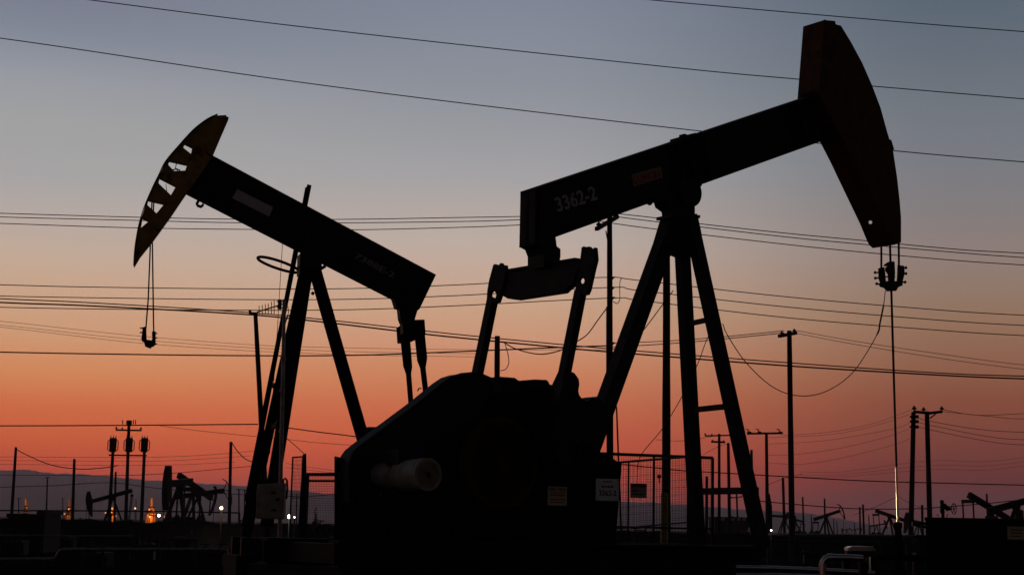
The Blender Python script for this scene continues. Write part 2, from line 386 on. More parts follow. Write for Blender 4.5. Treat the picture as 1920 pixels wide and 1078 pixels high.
wire('drop_cable','slack wire sloping down to the top of the open mesh gate',[(530,815),(550,832),(571,851)],40,26,1.4)
wire('drop_cable','heavy cable looping from the short pole up to the tall crossarm pole',[(943,641),(970,655),(1014,664),(1056,655),(1080,641),(1101,627),(1121,600),(1138,577)],80,56,2.3)
wire('drop_cable','short slanting cable behind the rear leg of the large pumpjack',[(1262,545),(1241,573),(1215,608),(1190,640)],56,60,2.0)
wire('drop_cable','loose cable running down between the tripod legs to the mesh guard',[(1350,600),(1327,633),(1307,685),(1275,750),(1240,806),(1200,857),(1194,906)],28,25,1.6)
wire('drop_cable','thin jumper wire curling beside the tall crossarm pole',[(1168,521),(1163,526),(1162,545),(1162,562),(1157,569),(1149,565)],56,56,1.5,n=5)
wire('drop_cable','looped jumper wire hanging beside the short square topped pole',[(947,645),(952,662),(954,680),(948,692),(938,695)],80,80,1.6)
wire('power_line','dark line running from the mesh guard to the right edge just above the far pumpjacks',[(1125,866),(1283,882),(1317,884),(1600,900),(1760,905),(1920,909),(2150,913)],45,45,2.0)
wire('power_line','dark line skimming the hills behind the far pumpjacks at right',[(1400,934),(1446,941),(1600,953),(1727,953),(1756,951),(1843,944),(1920,936)],90,90,1.8)
GR='faint lines fanning left from the pair of poles at right'
for pts,l in [([(1712,767),(1643,792),(1580,806),(1520,813),(1465,816)],'uppermost'),([(1710,775),(1643,797),(1580,811),(1520,817),(1440,820)],'second'),([(1705,793),(1674,804),(1580,821),(1520,828),(1440,832)],'middle'),([(1704,804),(1658,820),(1580,839),(1500,851),(1440,853)],'fourth'),([(1705,822),(1674,834),(1580,858),(1500,870),(1440,867)],'lowest')]:
    wire('power_line',l+' of the faint lines fanning left from the pair of poles at right',pts,105,180,.55,GR)
GR2='faint lines running right from the pair of poles'
for pts,l in [([(1765,767),(1831,778),(1920,775),(2100,765)],'uppermost'),([(1765,771),(1862,781),(1920,785),(2100,784)],'second'),([(1720,783),(1743,789),(1831,804),(1920,810),(2100,812)],'third'),([(1720,791),(1743,796.5),(1846,817),(1920,824),(2100,828)],'fourth'),([(1720,799),(1743,805),(1846,826),(1920,833.5),(2100,838)],'lowest')]:
    wire('power_line',l+' of the faint lines running right from the pair of poles to the frame edge',pts,105,120,.95,GR2)
GR3='faint lines crossing low behind the pair of poles at right'
for pts,l in [([(1500,884),(1580,884),(1737,864),(1846,865),(1920,857),(2050,840)],'top'),([(1500,890),(1580,889),(1746,872),(1846,873),(1920,865),(2050,850)],'middle'),([(1500,894),(1580,893),(1746,880),(1846,881),(1920,873),(2050,858)],'bottom')]:
    wire('power_line',l+' of three faint lines crossing low behind the pair of poles at right',pts,240,240,.45,GR3)
for pts,l in [([(1490,619),(1600,639),(1760,663),(1920,684),(2150,705)],'upper'),([(1490,624),(1600,645),(1760,671),(1920,692),(2150,715)],'lower')]:
    wire('telephone_cable',l+' of two thin wires running right from the slim pole to the frame edge',pts,92,80,1.0,'thin wires right of the slim pole')
for pts,l in [([(1230,824),(1283,826),(1340,817)],'faint wire ending on the crossarm of the far pole behind the tripod legs'),([(1318,852),(1345,838),(1366,831)],'short wire joining two far poles between the tripod legs'),([(1440,909),(1468,897),(1505,888)],'thin wire sloping up to the plain pole left of the slim pole'),([(1600,965),(1640,950),(1684,930)],'thin slanting wire over the far pumpjack behind the polished rod'),([(1684,930),(1710,945),(1740,955)],'thin slanting wire right of the polished rod')]:
    wire('power_line',l,pts,150,150,.8)

# ------------------------------------------------------------------ utility poles
def pole(px0,py0,px1,py1,Y,w0,w1,label,arms=(),group=None,mt=WOOD,name='utility_pole',toz=True):
    top=at(px0,py0,Y); low=at(px1,py1,Y)
    if toz:
        d=(low-top); low=top+d*((top.z+.1)/(top.z-low.z))
    base=Vector((low.x,low.y,0)); 
    r=empty(name,base,0,label,'utility pole',group)
    n=8; pts=[]; rs=[]
    for i in range(n+1):
        t=i/n; p=low.lerp(top,t); pts.append(p-base); rs.append((w1+(w0-w1)*t)*.5*Y/FPX*(1+.03*math.sin(i*2.1)))
    MB().tube(pts,rs,12).build('shaft',mt,r,smooth=True)
    for a in arms:
        # (x0,y0,x1,y1,thick px, insulator positions list)
        p0=at(a[0],a[1],Y)-base; p1=at(a[2],a[3],Y+(a[6] if len(a)>6 else 0))-base; th=a[4]*Y/FPX
        off=Vector((0,-w0*.5*Y/FPX-th*.45,0))
        MB().bar(p0+off,p1+off,th,th,ref=(0,0,1)).build('crossarm',mt,r)
        for t,h in a[5]:
            c=p0.lerp(p1,t)+off; h=h*Y/FPX
            MB().tube([c,c+Vector((0,0,h*.35)),c+Vector((0,0,h*.4)),c+Vector((0,0,h*.7)),c+Vector((0,0,h*.75)),c+Vector((0,0,h))],[h*.12,h*.12,h*.42,h*.38,h*.2,h*.16],10).build('insulator',INSUL,r)
    return r,base
pr,pb=pole(1143,407,1144,893,56,10,14,'tall wooden pole with slanted crossarm left of the large tripod legs',arms=[(1118,431,1157,408,7,[(.1,12),(.93,12)],4)])
MB().tube([at(1136,433,56)-pb,at(1140,455,56)-pb],.02,6).build('arm_brace',WOOD,pr)
for y in (521,540,559,644):
    MB().tube([at(1143,y,55.8)-pb,at(1150,y,55.8)-pb,at(1151,y+1,55.8)-pb],[.05,.05,.09],8).build('bracket',INSUL,pr)
MB().tube([at(1138,575,55.7)-pb,at(1138,700,55.7)-pb,at(1139,880,55.7)-pb],.03,6).build('conduit',WIRE,pr)
pole(932.5,630,932,712,80,10.5,11.5,'short plain pole rising behind the cranks between the pitman arms')
pole(1250,452,1249,1000,52,13,18,'stout pole standing behind the large tripod between rear and front legs')
pole(1480,620,1485,1005,92,9,12,'slim pole with short side arm right of the large tripod legs',arms=[(1460,631,1491,625,6,[(.15,9),(.9,9)],3)])
pole(1156,762,1161,895,52,3,4,'thin pipe mast beside the foot of the tall crossarm pole',name='mast')
pole(479,590,492,830,48,8,13,'leaning pole with insulator at its top left of the small pumpjack legs',arms=[(468,588,484,589,5,[(.1,7)],0)])
FARP='plain poles standing over the oil field in the distance'
for a in [(30,838,22,962,130,4,5.5,'leaning dark pole nearest the left edge of the field',()),
 (139.5,860,136,968,140,4,5.5,'second tall dark pole from the left edge in front of the hills',()),
 (89,895,87,960,220,2,2.8,'thin pole with tiny crossarm on the hill face between the two left poles',[(85,895,93,895,1.5,[])]),
 (35,934,35,962,400,1.5,2,'tiny pole beside the first orange lit stack at far left',[(32,934,39,934,1.5,[])]),
 (433,828,430,968,120,4.5,6,'dark plain pole left of the small pumpjack legs and yellow lamp',()),
 (217,884,215,965,180,3,4,'short pole just right of the left transformer pole',()),
 (321,886,320,965,170,3,4,'short pole right beside the upright horse head in the distance',()),
 (448,917,448,965,300,2.2,3,'thin far pole right of the yellow lamp with a small crossarm',[(443,917,453,917,1.5,[])]),
 (459,918,458,965,320,1.8,2.4,'thinner far pole close to the small pumpjack ladder foot',[(454,918,463,918,1.5,[])]),
 (1348.5,813,1348.5,992,135,4,5.5,'far pole with two crossarms seen between the large tripod legs',[(1321,817,1368,816,2.5,[(.02,5),(.28,4)]),(1333,828,1359,829,3.5,[(.1,4),(.9,4)])]),
 (1365.5,830,1368,992,130,4.5,6,'knobbly far pole right beside the pole with two crossarms',()),
 (1409,843,1411,960,140,4,5,'far pole half hidden behind the nearest tripod leg',()),
 (1437,811,1439,995,125,4.5,6.5,'far pole with long crossarm carrying three large insulators',[(1400,813,1467,812,3.5,[(.5,3)])]),
 (1468,895,1471,995,170,4,5,'plain far pole just left of the slim pole',()),
 (1505,931,1507,1000,230,2.5,3.2,'thin far pole between the slim pole and the far pumpjack',()),
 (1546,934,1547,998,230,2.6,3.5,'thin pole rising behind the far pumpjack with raised beam',()),
 (1381,925,1383,975,220,2.8,3.5,'far pole with crossarm seen just above the lowest tripod brace',[(1370,933,1391,931,2,[(.05,3),(.95,3)])]),
 (1612,950,1613,1000,220,2.6,3.2,'left one of two thin poles standing close together by the far pumpjack',()),
 (1618,945,1620,1000,220,3,3.6,'right one of two thin poles standing close together by the far pumpjack',()),
 (1629,965,1630,1000,260,1.6,2,'tiny pole left of the kinked far pumpjack',()),
 (1602,980,1603,1000,300,1.3,1.8,'tiny post on the horizon left of the twin thin poles',()),
 (1521,965,1522,1000,330,1.5,2,'very thin pole left of the far pumpjack with raised beam',()),
 (1563,972,1564,1000,330,1.4,1.8,'very thin pole under the raised beam of the far pumpjack',()),
 (1569,976,1570,1000,330,1.2,1.6,'thinnest pole under the raised beam of the far pumpjack',()),
 (1729,946,1730,1005,160,3.6,4.2,'short pole between the pair of tall poles at right',()),
 (1850,925,1852,975,150,2.8,3.4,'thin pole rising above the pale far horse head at right',()),
 (1416,891,1417,985,140,4,5,'short thick pole half hidden by the nearest tripod leg',()),
 (1325,893,1325,985,120,4,6,'short post inside the mesh guard by its corner post',()),
 (117.5,932,118,962,350,1.3,1.6,'tiny mast by the second orange lit stack',()),
 (255,935,255,965,300,1.2,1.6,'thin mast between the transformer poles',()),
 (167,930,167,968,260,1.2,1.5,'thin mast left of the far pumpjack with drooping head',()),
 (556,925,556,966,300,1.4,1.8,'thin mast seen inside the open mesh gate',()),]:
    if a[0]==1416: continue
    pole(*a[:5],a[5]*1.2,a[6]*1.15,a[7],arms=a[8],group=FARP,mt=FARWOOD)
# pair of poles at right
pr,pb=pole(1713,772,1708,1000,105,8.5,10,'left one of the pair of tall poles at right, leaning right at the top',arms=[(1711,772,1743,775,5,[(.05,11),(.6,10)])],group='pair of poles at right')
for y in (781,790,800): MB().tube([at(1706,y,104.7)-pb,at(1722,y,104.7)-pb],[.07,.12],8).build('insulator',INSUL,pr)
pr,pb=pole(1738,771,1744,1000,105,8.5,10,'right one of the pair of tall poles at right with a crossarm end',arms=[(1738,775,1765,772,5,[(.97,10)])],group='pair of poles at right')
MB().tube([at(1744,784,104.7)-pb,at(1755,775,104.7)-pb],.05,6).build('arm_brace',WOOD,pr)
# three large insulators + risers on the far pole with long crossarm: separate cut-out devices hanging on it
for i,(x,l) in enumerate(((1405,'left'),(1424,'middle'),(1463,'right'))):
    b=at(x,811,124.4); r=empty('line_regulator',b,0,l+' one of three domed devices standing on the long crossarm','pole device','domed devices on the long crossarm')
    k=124.4/FPX
    MB().sph((0,0,0),4.5*k,8,(1,1,.62)).build('dome',INSUL,r)
    MB().bar((-.5*k,0,2*k),(-5.5*k,0,7*k),1.2*k,1.2*k).bar((-7*k,0,7*k),(0,0,5.5*k),1.2*k,1.2*k).build('switch_arm',INSUL,r)
# pole-mounted disconnect bulge
b=at(1441,925,123.5); MB().tube([Vector((0,0,0)),Vector((0.02,0,-1)),Vector((0.05,0,-2.6)),Vector((0,0,-3.4))],[.1,.26,.24,.12],10).build('cable_riser',FARWOOD,loc=None).location=b
tag(bpy.data.objects['cable_riser'],'thick cable riser bulging from the long crossarm pole near its foot','cable riser')

# transformer poles
TY=170; k=TY/FPX
TP=[(211.8,845,205,966,'left'),(242,792,236,966,'middle'),(270.8,845,265.5,966,'right')]
for i,(a,b_,c_,d_,l) in enumerate(TP):
    arms=[]
    lab={'left':'left one of three transformer poles in front of the hills','middle':'middle and tallest of the three transformer poles with crossarm on top','right':'right one of three transformer poles in front of the hills'}[l]
    if l=='middle': arms=[(218,806,266,807,3,[(.02,6),(.25,5),(.98,6)]),(205,853,276,854,2.6,[])]
    r,bb=pole(a,b_,c_,d_,TY,5.6,7,lab,arms=arms,group='three poles carrying transformers')
    if l=='middle':
        MB().tube([at(242,788,TY)-bb,at(242,794,TY)-bb,at(242,800,TY)-bb],[5*k,5.5*k,2.5*k],10).build('pole_top_cutout',INSUL,r)
        for x in (230,250,254): MB().tube([at(x,787,TY)-bb,at(x,795,TY)-bb],1.0*k,6).build('cutout',INSUL,r)
    cx=a; cy=834
    p=at(cx,cy,TY-.5)
    t=empty('transformer',p,0,{'left':'finned transformer can on the left of the three poles','middle':'finned transformer can strapped to the middle pole','right':'finned transformer can on the right of the three poles'}[l],'transformer','transformers on the three poles')
    k=TY/FPX*1.14
    MB().tube([(0,0,-11.5*k),(0,0,-11*k),(0,0,10*k),(0,0,11*k),(0,0,12*k)],[4*k,5.5*k,6*k,5*k,2*k],14).build('tank',FARSTEEL,t)
    m_=MB()
    for s in (-1,1): m_.tube([(s*5*k,0,8.5*k),(s*8.3*k,0,6.5*k),(s*8.3*k,0,-7.5*k),(s*5*k,0,-9.5*k)],.75*k,6)
    m_.build('radiator_tube',FARSTEEL,t)
    for s in (-4,0,4): MB().tube([(s*k,0,10*k),(s*1.05*k,0,15.5*k)],[1.1*k,.5*k],6).build('bushing',INSUL,t)
    k=TY/FPX

# ------------------------------------------------------------------ LARGE PUMPJACK
N=Frame(1272,372,20.5,R(37))
root=empty('pumpjack',N.o,N.yaw,'large near pumpjack with raised solid horse head, numbered beam and tripod legs','pumpjack')
n=N.n; P=N.p
# walking beam: flanges and web
HB=.15
top0,top1=P(1004,352.5,-HB),P(1544,172,-HB); bot0,bot1=P(1002,459,-HB),P(1566,256,-HB)
def lerp(a,b,t): return a+(b-a)*t
wb=MB()
ft=.035
up=(top0-bot0).normalized()
def quad(a,b,c_,d_,y0,y1,mb):
    mb.xz([(a.x,a.z),(b.x,b.z),(c_.x,c_.z),(d_.x,d_.z)],y0,y1)
quad(top0,top1,top1-up*ft,top0-up*ft,-HB,HB,wb)
quad(bot0,bot1,bot1+up*ft,bot0+up*ft,-HB,HB,wb)
quad(top0-up*ft,top1-up*ft,bot1+up*ft,bot0+up*ft,-.035,.035,wb)
# end plate and stiffeners
dirb=(top1-top0).normalized()
wb.xz([(top0.x,top0.z),(bot0.x,bot0.z),(bot0.x+.03,bot0.z+.01),(top0.x+.03,top0.z+.01)],-HB+.002,HB-.002)
for t in (.46,.5,.55,.9):
    a=lerp(top0,top1,t)-up*ft; b=lerp(bot0,bot1,t)+up*ft
    wb.xz([(a.x-.008,a.z),(a.x+.008,a.z),(b.x+.008,b.z),(b.x-.008,b.z)],-HB+.01,-.035); wb.xz([(a.x-.008,a.z),(a.x+.008,a.z),(b.x+.008,b.z),(b.x-.008,b.z)],.035,HB-.01)
beam=wb.build('walking_beam',BLK,root)
# box side plate carrying the number (near web cover)
bp=MB(); a0,a1=lerp(top0,top1,.02)-up*(ft+.01),lerp(top0,top1,.42)-up*(ft+.01); b0,b1=lerp(bot0,bot1,.02)+up*(ft+.01),lerp(bot0,bot1,.42)+up*(ft+.01)
quad(a0,a1,b1,b0,-HB+.03,-HB+.045,bp); bp.build('side_plate',BLK,beam)
yl=-HB+.029
o1=P(1047,396,yl); o2=P(1122,372,yl)
text_mesh('lettering','3362-2',STENCIL,beam,P(1046,398.5,yl),o2-o1,(0,-1,0),.185,(o2-o1).length,0,.002)
bq=MB(); c4=[P(1183.5,328,yl),P(1238.5,312.5,yl),P(1242,333.5,yl),P(1188,350,yl)]
bq.xz([(v.x,v.z) for v in c4],yl-.006,yl+.02); pl=bq.build('brand_plate',PLATEO,beam)
text_mesh('lettering','LUFKIN',REDINK2,beam,P(1190,346,yl-.006),c4[1]-c4[0],(0,-1,0),.1,(P(1239,330,yl)-P(1190,346,yl)).length,0,.003)
MB().xz([n(1275,263,-.1),n(1276,257,-.1),n(1304,249,-.1),n(1305,254,-.1)],-.1,.1).box((P(1278,259,0)+Vector((0,-.05,0))),(P(1281,253,0)+Vector((.02,.05,0)))).build('beam_clamp',BLK2,root)
# horse head
hn=[(1545.5,38),(1566,40),(1567,46),(1577,49),(1596,80),(1617,119),(1635,160),(1651,202),(1664,249),(1675,285),(1682,332),(1687,376),(1689.6,410),(1689.6,454.5),(1677,459),(1670,453),(1664,440),(1653,413),(1633,371),(1612,327),(1597,295),(1580,262),(1560,225),(1535,176)]
HW=.2
hh=MB().xz([n(a,b,-HW) for a,b in hn],-HW,HW).build('horse_head',HEADD,root)
# bore a hole along the sight line through the toe
cut=MB(); d=N.d(1632,417).normalized(); c0=N.p(1632,417,0.1); cut.cyl(c0-d*2,c0+d*2,.026,16); cutter=cut.build('cutter',BLK,root)
bo=hh.modifiers.new('hole','BOOLEAN'); bo.operation='DIFFERENCE'; bo.object=cutter; bo.solver='EXACT'
bpy.context.view_layer.update()
dg=bpy.context.evaluated_depsgraph_get(); me2=bpy.data.meshes.new_from_object(hh.evaluated_get(dg)); hh.modifiers.clear(); hh.data=me2
bpy.data.objects.remove(cutter)
# raised rims along the back edges of the head, and wear plate on the face
rim=MB(); 
for yy in (-HW-.006,): rim.tube([N.p(a,b,-HW)*1+Vector((0,yy+HW,0)) for a,b in [(1545.5,38),(1540,110),(1535,176),(1560,225),(1597,295),(1635,371),(1672,458)]],.012,6)
rim.build('edge_rim',HEADD,hh)
MB().bar(P(1512,178,-.05),P(1518,175,-.05),.2,.04).build('lock_pin',BLK2,hh)
MB().xz([n(1667,262,-.1),n(1671,262,-.1),n(1677,281,-.1),n(1673,282,-.1)],-.1,.1).build('cable_seat',BLK2,hh)
# centre bearing / saddle
sd_=MB(); c0=P(1274,366,0); sd_.cyl(c0+Vector((.02,-.19,.02)),c0+Vector((.02,.19,.02)),.2,24)
sd_.xz([n(1250,370,-.13),n(1309,343,-.13),n(1312,352,-.13),n(1309,362,-.13),n(1311,374,-.13),n(1303,382,-.13),n(1303,402,-.13),n(1267,402,-.13),n(1266,393,-.13),n(1254,384,-.13)],-.13,.13)
sd_.build('center_bearing',BLK2,root)
for (x,y,x2,y2) in ((1218,380,1250,372),(1311,346,1304,349)):
    p=P(x,y,-.14); q=P(x2,y2,-.14); MB().bar(p,q,.035,.035).sph(p,.038,6).build('bearing_bolt',BLK2,root)
MB().xz([n(1258,402,-.14),n(1313,403.5,-.14),n(1313,409,-.14),n(1258,408,-.14)],-.14,.14).build('top_plate',BLK2,root)
# samson post
leg_z=.72
def legline(pt,pb,yt,yb):
    a=P(*pt,yt); b=P(*pb,yb); return a,b
ft_=[]
a,b=legline((1264,404),(1115,815),0,0); d=(b-a); b2=a+d*((a.z-leg_z)/(a.z-b.z))
MB().bar(a,b2,.18,.2).build('rear_leg',BLK,root)
a,b=legline((1276,404),(1308,1016),.15,.7); MB().bar(a,b+(b-a)*.02,.14,.155,.14,.165).build('front_leg',BLK,root); FA,FB=a,b
a,b=legline((1293,404),(1427,1016),-.15,-.7); MB().bar(a,b+(b-a)*.02,.14,.14,.14,.15).build('front_leg',BLK,root); GA,GB=a,b
MB().xz([n(1262,405,-.12),n(1309,407,-.12),n(1316,440,-.12),n(1309,478,-.12),n(1296,482,-.12),n(1274,472,-.12),n(1247,455,-.12)],-.12,.12).build('gusset',BLK,root)
def onl(a,b,t): return a+(b-a)*t
for (pf,pn,th) in (((1300,614),(1328,610),.062),((1305,770),(1362,765),.07),((1315,921),(1429,921),.085)):
    tf=(FA.z-P(*pf,.5).z)/(FA.z-FB.z); 
    A_=onl(FA,FB,tf); 
    tn=(GA.z-A_.z)/(GA.z-GB.z); B_=onl(GA,GB,tn)
    if pn[0]>1400: B_=B_+(B_-A_)*.12
    MB().bar(A_,B_,th*.8,th,ref=(1,0,0)).build('cross_brace',BLK,root)
# equalizer
xt=n(1022,470,0)[0]; 
mpt=lambda a,b:N.m(a,b,xt-.05)
eq=MB().yz([mpt(a,b) for a,b in [(934,511),(950,507),(991,498.5),(1049,488),(1085,484.5),(1085,500),(1077,520),(1074,532),(1062,540),(1053,548.5),(965,562),(952,560),(940,553),(932,548)]],xt-.05,xt+.05)
eq.yz([mpt(a,b) for a,b in [(946,506),(1080,483.5),(1080,488),(946,511)]],xt-.07,xt+.07).build('equalizer',BLK,root)
MB().xz([n(1010,438,-.16),n(1040,430,-.16),n(1044,462,-.16),n(1051,467,-.16),n(1051,481,-.16),n(1049,492,-.16),n(1020,500,-.16),n(1020,476,-.16),n(1015,463,-.16),n(1006,458,-.16)],-.16,.16).build('equalizer_bearing',BLK2,root)
# pitmans
def pit(out,hole,pa,pb,rx_):
    f=lambda y,z,t:Vector((xt-.08+.055*t,y,z))
    holed('pitman_head',[N.m(a-(2 if k_ else 0),b,xt-.08) for k_,(a,b) in [(p[0]>rx_,p) for p in out]],[[N.m(a,b,xt-.08) for a,b in hole]],f,BLK,root,.2)
def ell(cx,cy,rx,ry,nn=12): return [(cx+rx*math.cos(2*math.pi*i/nn),cy+ry*math.sin(2*math.pi*i/nn)) for i in range(nn)]
pit([(924.6,497),(929,495),(936,499),(940,493),(943,500),(948,497),(949,507),(946,530),(940,551),(934.5,567),(912,569),(913.5,545),(917,525)],ell(923.5,553,6.8,8.5),None,None,928)
pit([(1090.5,464),(1094,462),(1101,465),(1104,462),(1109,467),(1113,469),(1116,464),(1118,487),(1113,507),(1103,543),(1099,552),(1077,556),(1080,533),(1086,500)],ell(1089.5,526.5,6.5,6.5),None,None,1103)
def pitarm(a,b,yy,wpx):
    # arm in the pitman plane, going down to the crank pin
    A_=N.q(*a,xt-.03); y=A_.y; B_=N.p(*b,y); 
    o=MB().bar(A_,B_,.12,.1).build('pitman_arm',BLK,root); return A_,B_
pA,pB=pitarm((924,560),(880,775),.88,22)
qA,qB=pitarm((1089,545),(1032,835),-.88,25)
# cranks and counterweights (near and far)
def poly_y(pts,y0,y1,name,mt): return MB().xz([n(a,b,y0) for a,b in pts],y0,y1).build(name,mt,root)
yq=qB.y
cw=[(1056,728),(1069,700),(1071,695.5),(1080,699),(1088,710),(1089.5,720),(1087.5,732),(1089,740),(1095,748),(1103,752),(1110,749),(1117,744),(1124,743),(1132,752),(1136,775),(1132,810),(1112,850),(1070,875),(1030,868),(1000,840),(1005,790)]
poly_y([(x-3,y) for x,y in cw],yq+.14,yq+.36,'counterweight',BLK2)
poly_y([(1020,850),(1002,825),(1010,790),(1070,735),(1100,770),(1060,860)],yq+.085,yq+.13,'crank',BLK2)
MB().cyl(qB+Vector((0,-.1,0)),qB+Vector((0,.2,0)),.08,14).build('crank_pin',BLK2,root)
yp=pB.y
fc=[(911,711),(925,707),(940,706),(965,708),(973,713.5),(990,712),(1003,711),(1025,712),(1028,715),(1031,721),(1050,722),(1075,760),(1060,850),(1000,900),(900,880),(860,800),(880,730)]
poly_y(fc,.28,.52,'counterweight',BLK2)
poly_y([(870,790),(885,765),(990,800),(980,850)],yp-.14,yp-.09,'crank',BLK2)
# gearbox
MB().xz([n(925,735,-.45),n(1060,728,-.45),n(1100,770,-.45),n(1115,850,-.45),n(1120,1012,-.45),n(880,1012,-.45),n(890,800,-.45)],-.45,.26).build('gearbox',MATTE,root)
gb=MB(); c0=P(1010,850,-.45); gb.cyl(c0,c0+Vector((0,-.5,0)),.13,20); gb.build('crank_shaft',BLK2,root)
# ring of dark yellow drum
c0=P(940,868,-.62); dr=MB(); dr.tube([c0+Vector((0,.12,0)),c0+Vector((0,.1,0)),c0,c0+Vector((0,-.02,0)),c0+Vector((0,-.02,0)),c0+Vector((0,.03,0)),c0+Vector((0,.03,0))],[.44,.52,.52,.5,.44,.42,.1],48).cyl(c0+Vector((0,-.06,0)),c0+Vector((0,.1,0)),.09,16)
for i in range(5):
    a_=i*2*math.pi/5+.3; dr.bar(c0+Vector((.06*math.cos(a_),.01,.06*math.sin(a_))),c0+Vector((.45*math.cos(a_),.01,.45*math.sin(a_))),.05,.09)
dr.build('belt_sheave',DISC,root)
# belt guard
gy=-.42; gd=.25
gn=[(655,945),(655,870),(660,853),(668,842),(683,830),(735,792),(790,751),(833,716),(848,706),(864,701),(885,699),(904,702),(922,710),(945,740),(960,800),(950,900),(900,945),(760,950)]
gs=[n(a,b,gy) for a,b in gn]
g_=MB().xz(gs,gy,gy+gd).build('belt_guard',GUARD,root)
bv=g_.modifiers.new('bevel','BEVEL'); bv.width=.03; bv.segments=3; bv.limit_method='ANGLE'; bv.angle_limit=R(50)
mm=MB(); mm.tube([Vector((x,gy-.004,z)) for x,z in gs],.012,6,closed=True); mm.build('guard_seam',GUARD,g_)
# lower left lattice plate with openings
f=lambda x,z,t:Vector((x,gy+.02+.2*0+.012*t,z))
gy2=gy+.2
f=lambda x,z,t:Vector((x,gy2+.012*t,z))
nn=lambda a,b:n(a,b,gy2)
holed('support_frame',[nn(628,855),nn(700,870),nn(700,1020),nn(628,1020)],[[nn(635.5,882),nn(645,881),nn(644,902),nn(636,902)],[nn(654,922),nn(677,922),nn(676,942),nn(655,942)]],f,MATTE,root,.012)
mm=MB()
for x in (660,665.5,671): mm.tube([Vector((*[nn(x,921)[0]],gy2+.02,nn(x,921)[1])),Vector((nn(x,943)[0],gy2+.02,nn(x,943)[1]))],.004,5)
for y in (928,935): mm.tube([Vector((nn(653,y)[0],gy2+.02,nn(653,y)[1])),Vector((nn(678,y)[0],gy2+.02,nn(678,y)[1]))],.004,5)
mm.build('wire_mesh',BLK2,root)
# motor
yn=-1.3; c0=P(800,889,yn); k=c0.y; 
L=.92
mo=MB(); mo.tube([c0+Vector((0,t,0)) for t in (L,L-.02,L-.34,L-.36,L-.44,L-.46,.05,.02,0)],[.12,.13,.14,.105,.115,.155,.17,.17,.165],32)
mot=mo.build('motor',WHITE,root,smooth=True)
e=MB(); e.tube([c0+Vector((0,-.001,0)),c0+Vector((0,-.03,0)),c0+Vector((0,-.03,0)),c0+Vector((0,.0,0))],[.17,.17,.14,.135],32); e.build('end_ring',RING,mot)
e=MB(); e.cyl(c0+Vector((0,-.012,0)),c0+Vector((0,.01,0)),.137,24); e.build('fan_grille',BLK2,mot)
e=MB()
for a_ in range(6):
    t=a_*math.pi/3; e.bar(c0+Vector((0,-.02,0)),c0+Vector((.11*math.cos(t),-.02,.11*math.sin(t))),.01,.02)
e.sph(c0+Vector((0,-.02,0)),.03,6); e.build('grille_bar',DISC,mot)
MB().box((c0.x-.12,yn+.35,c0.z+.1),(c0.x+.12,yn+.6,c0.z+.26)).build('terminal_box',BLK2,mot)
MB().box((c0.x-.3,yn+.1,c0.z-.34),(c0.x+.3,yn+.9,c0.z-.17)).box((c0.x-.4,yn+.1,c0.z-.8),(c0.x+.45,yn+.9,c0.z-.34)).build('motor_mount',MATTE,root)
MB().cyl(P(716,922,-.9),P(724,936,-.9),.03,8).build('conduit_elbow',WHITE,root)
MB().bar(P(728,974,-1.0),P(741,975,-1.0),.02,.03).build('oil_tap',GALV,root)
# skid base and concrete plinth
zt=n(1200,1020,-.9)[1]
xl=n(640,1020,-.9)[0]; xr=n(1452,1020,-.9)[0]
sk=MB()
for yy in (-.85,.65): sk.box((xl,yy,zt-.28),(xr-.1,yy+.2,zt-.26+.0)).box((xl,yy,zt-.03),(xr-.1,yy+.2,zt)).box((xl,yy+.085,zt-.26),(xr-.1,yy+.115,zt-.03))
xx=xl+.2
while xx<xr-.3: sk.box((xx,-.64,zt-.25),(xx+.12,.64,zt-.04)); xx+=.9
sk.build('skid_frame',BLK2,root)
pl_=MB().box((xl-.05,-1.0,0),(xr,1.0,zt-.285)).build('plinth',CONC,root)
MB().xz([(n(900,940,-.2)[0],zt),(n(1115,880,-.2)[0],zt),(n(1125,880,-.2)[0],n(1125,870,-.2)[1]),(n(1050,880,-.2)[0],n(1050,830,-.2)[1]),(n(880,900,-.2)[0],n(880,880,-.2)[1])],-.6,.6).build('gearbox_pedestal',MATTE,root)
# brake lever and small linkage by the rear leg
MB().bar(P(1078,852,-.75),P(1092,835,-.75),.03,.03).bar(P(1070,870,-.75),P(1078,852,-.75),.03,.02).build('brake_lever',BLK2,root)
# bridle, carrier bar, rod
yc=0.0
xc=n(1670,520,yc)[0]
# carrier plane: constant x, facing the camera's side, cables spread along local y
Q=lambda a,b:N.q(a,b,xc)
for (a,b,nm) in (((1652.5,440),(1652.5,505),'bridle_cable'),((1685,440),(1685.5,500),'bridle_cable')):
    MB().tube([Q(*a),Q(*b)],.0155,8).build(nm,BLK2,root)
def plate(pts,t,name,mt=BLK2): return MB().yz([N.m(a,b,xc-t/2) for a,b in pts],xc-t/2,xc+t/2).build(name,mt,root)
cb=plate([(1660,527),(1681,527),(1690,528),(1690,535),(1682,538),(1678,545),(1662,546),(1657,540),(1650,538),(1646,532),(1657,530)],.03,'carrier_bar')
cl1=plate([(1646.5,503),(1656,501),(1657.5,512),(1659,530),(1650,532),(1647,522)],.03,'cable_clamp')
cl2=plate([(1682.5,497),(1693,498),(1694,512),(1691,524),(1690,531),(1681,530),(1682,515)],.03,'cable_clamp')
for pc,pts in ((cl1,[((1649,511),(1641.5,511)),((1649,521),(1642,521.5)),((1652,533),(1644.5,532))]),(cl2,[((1690,503),(1698,502)),((1690,513),(1698,513)),((1688,529),(1696.5,529))])):
    bb=MB()
    for a,b in pts: MB().cyl(Q(*a),Q(*b),.012,8).cyl(Q(*b),Q(b[0]+(1.5 if b[0]>1670 else -1.5),b[1]),.022,8).build('clamp_bolt',BLK2,pc)
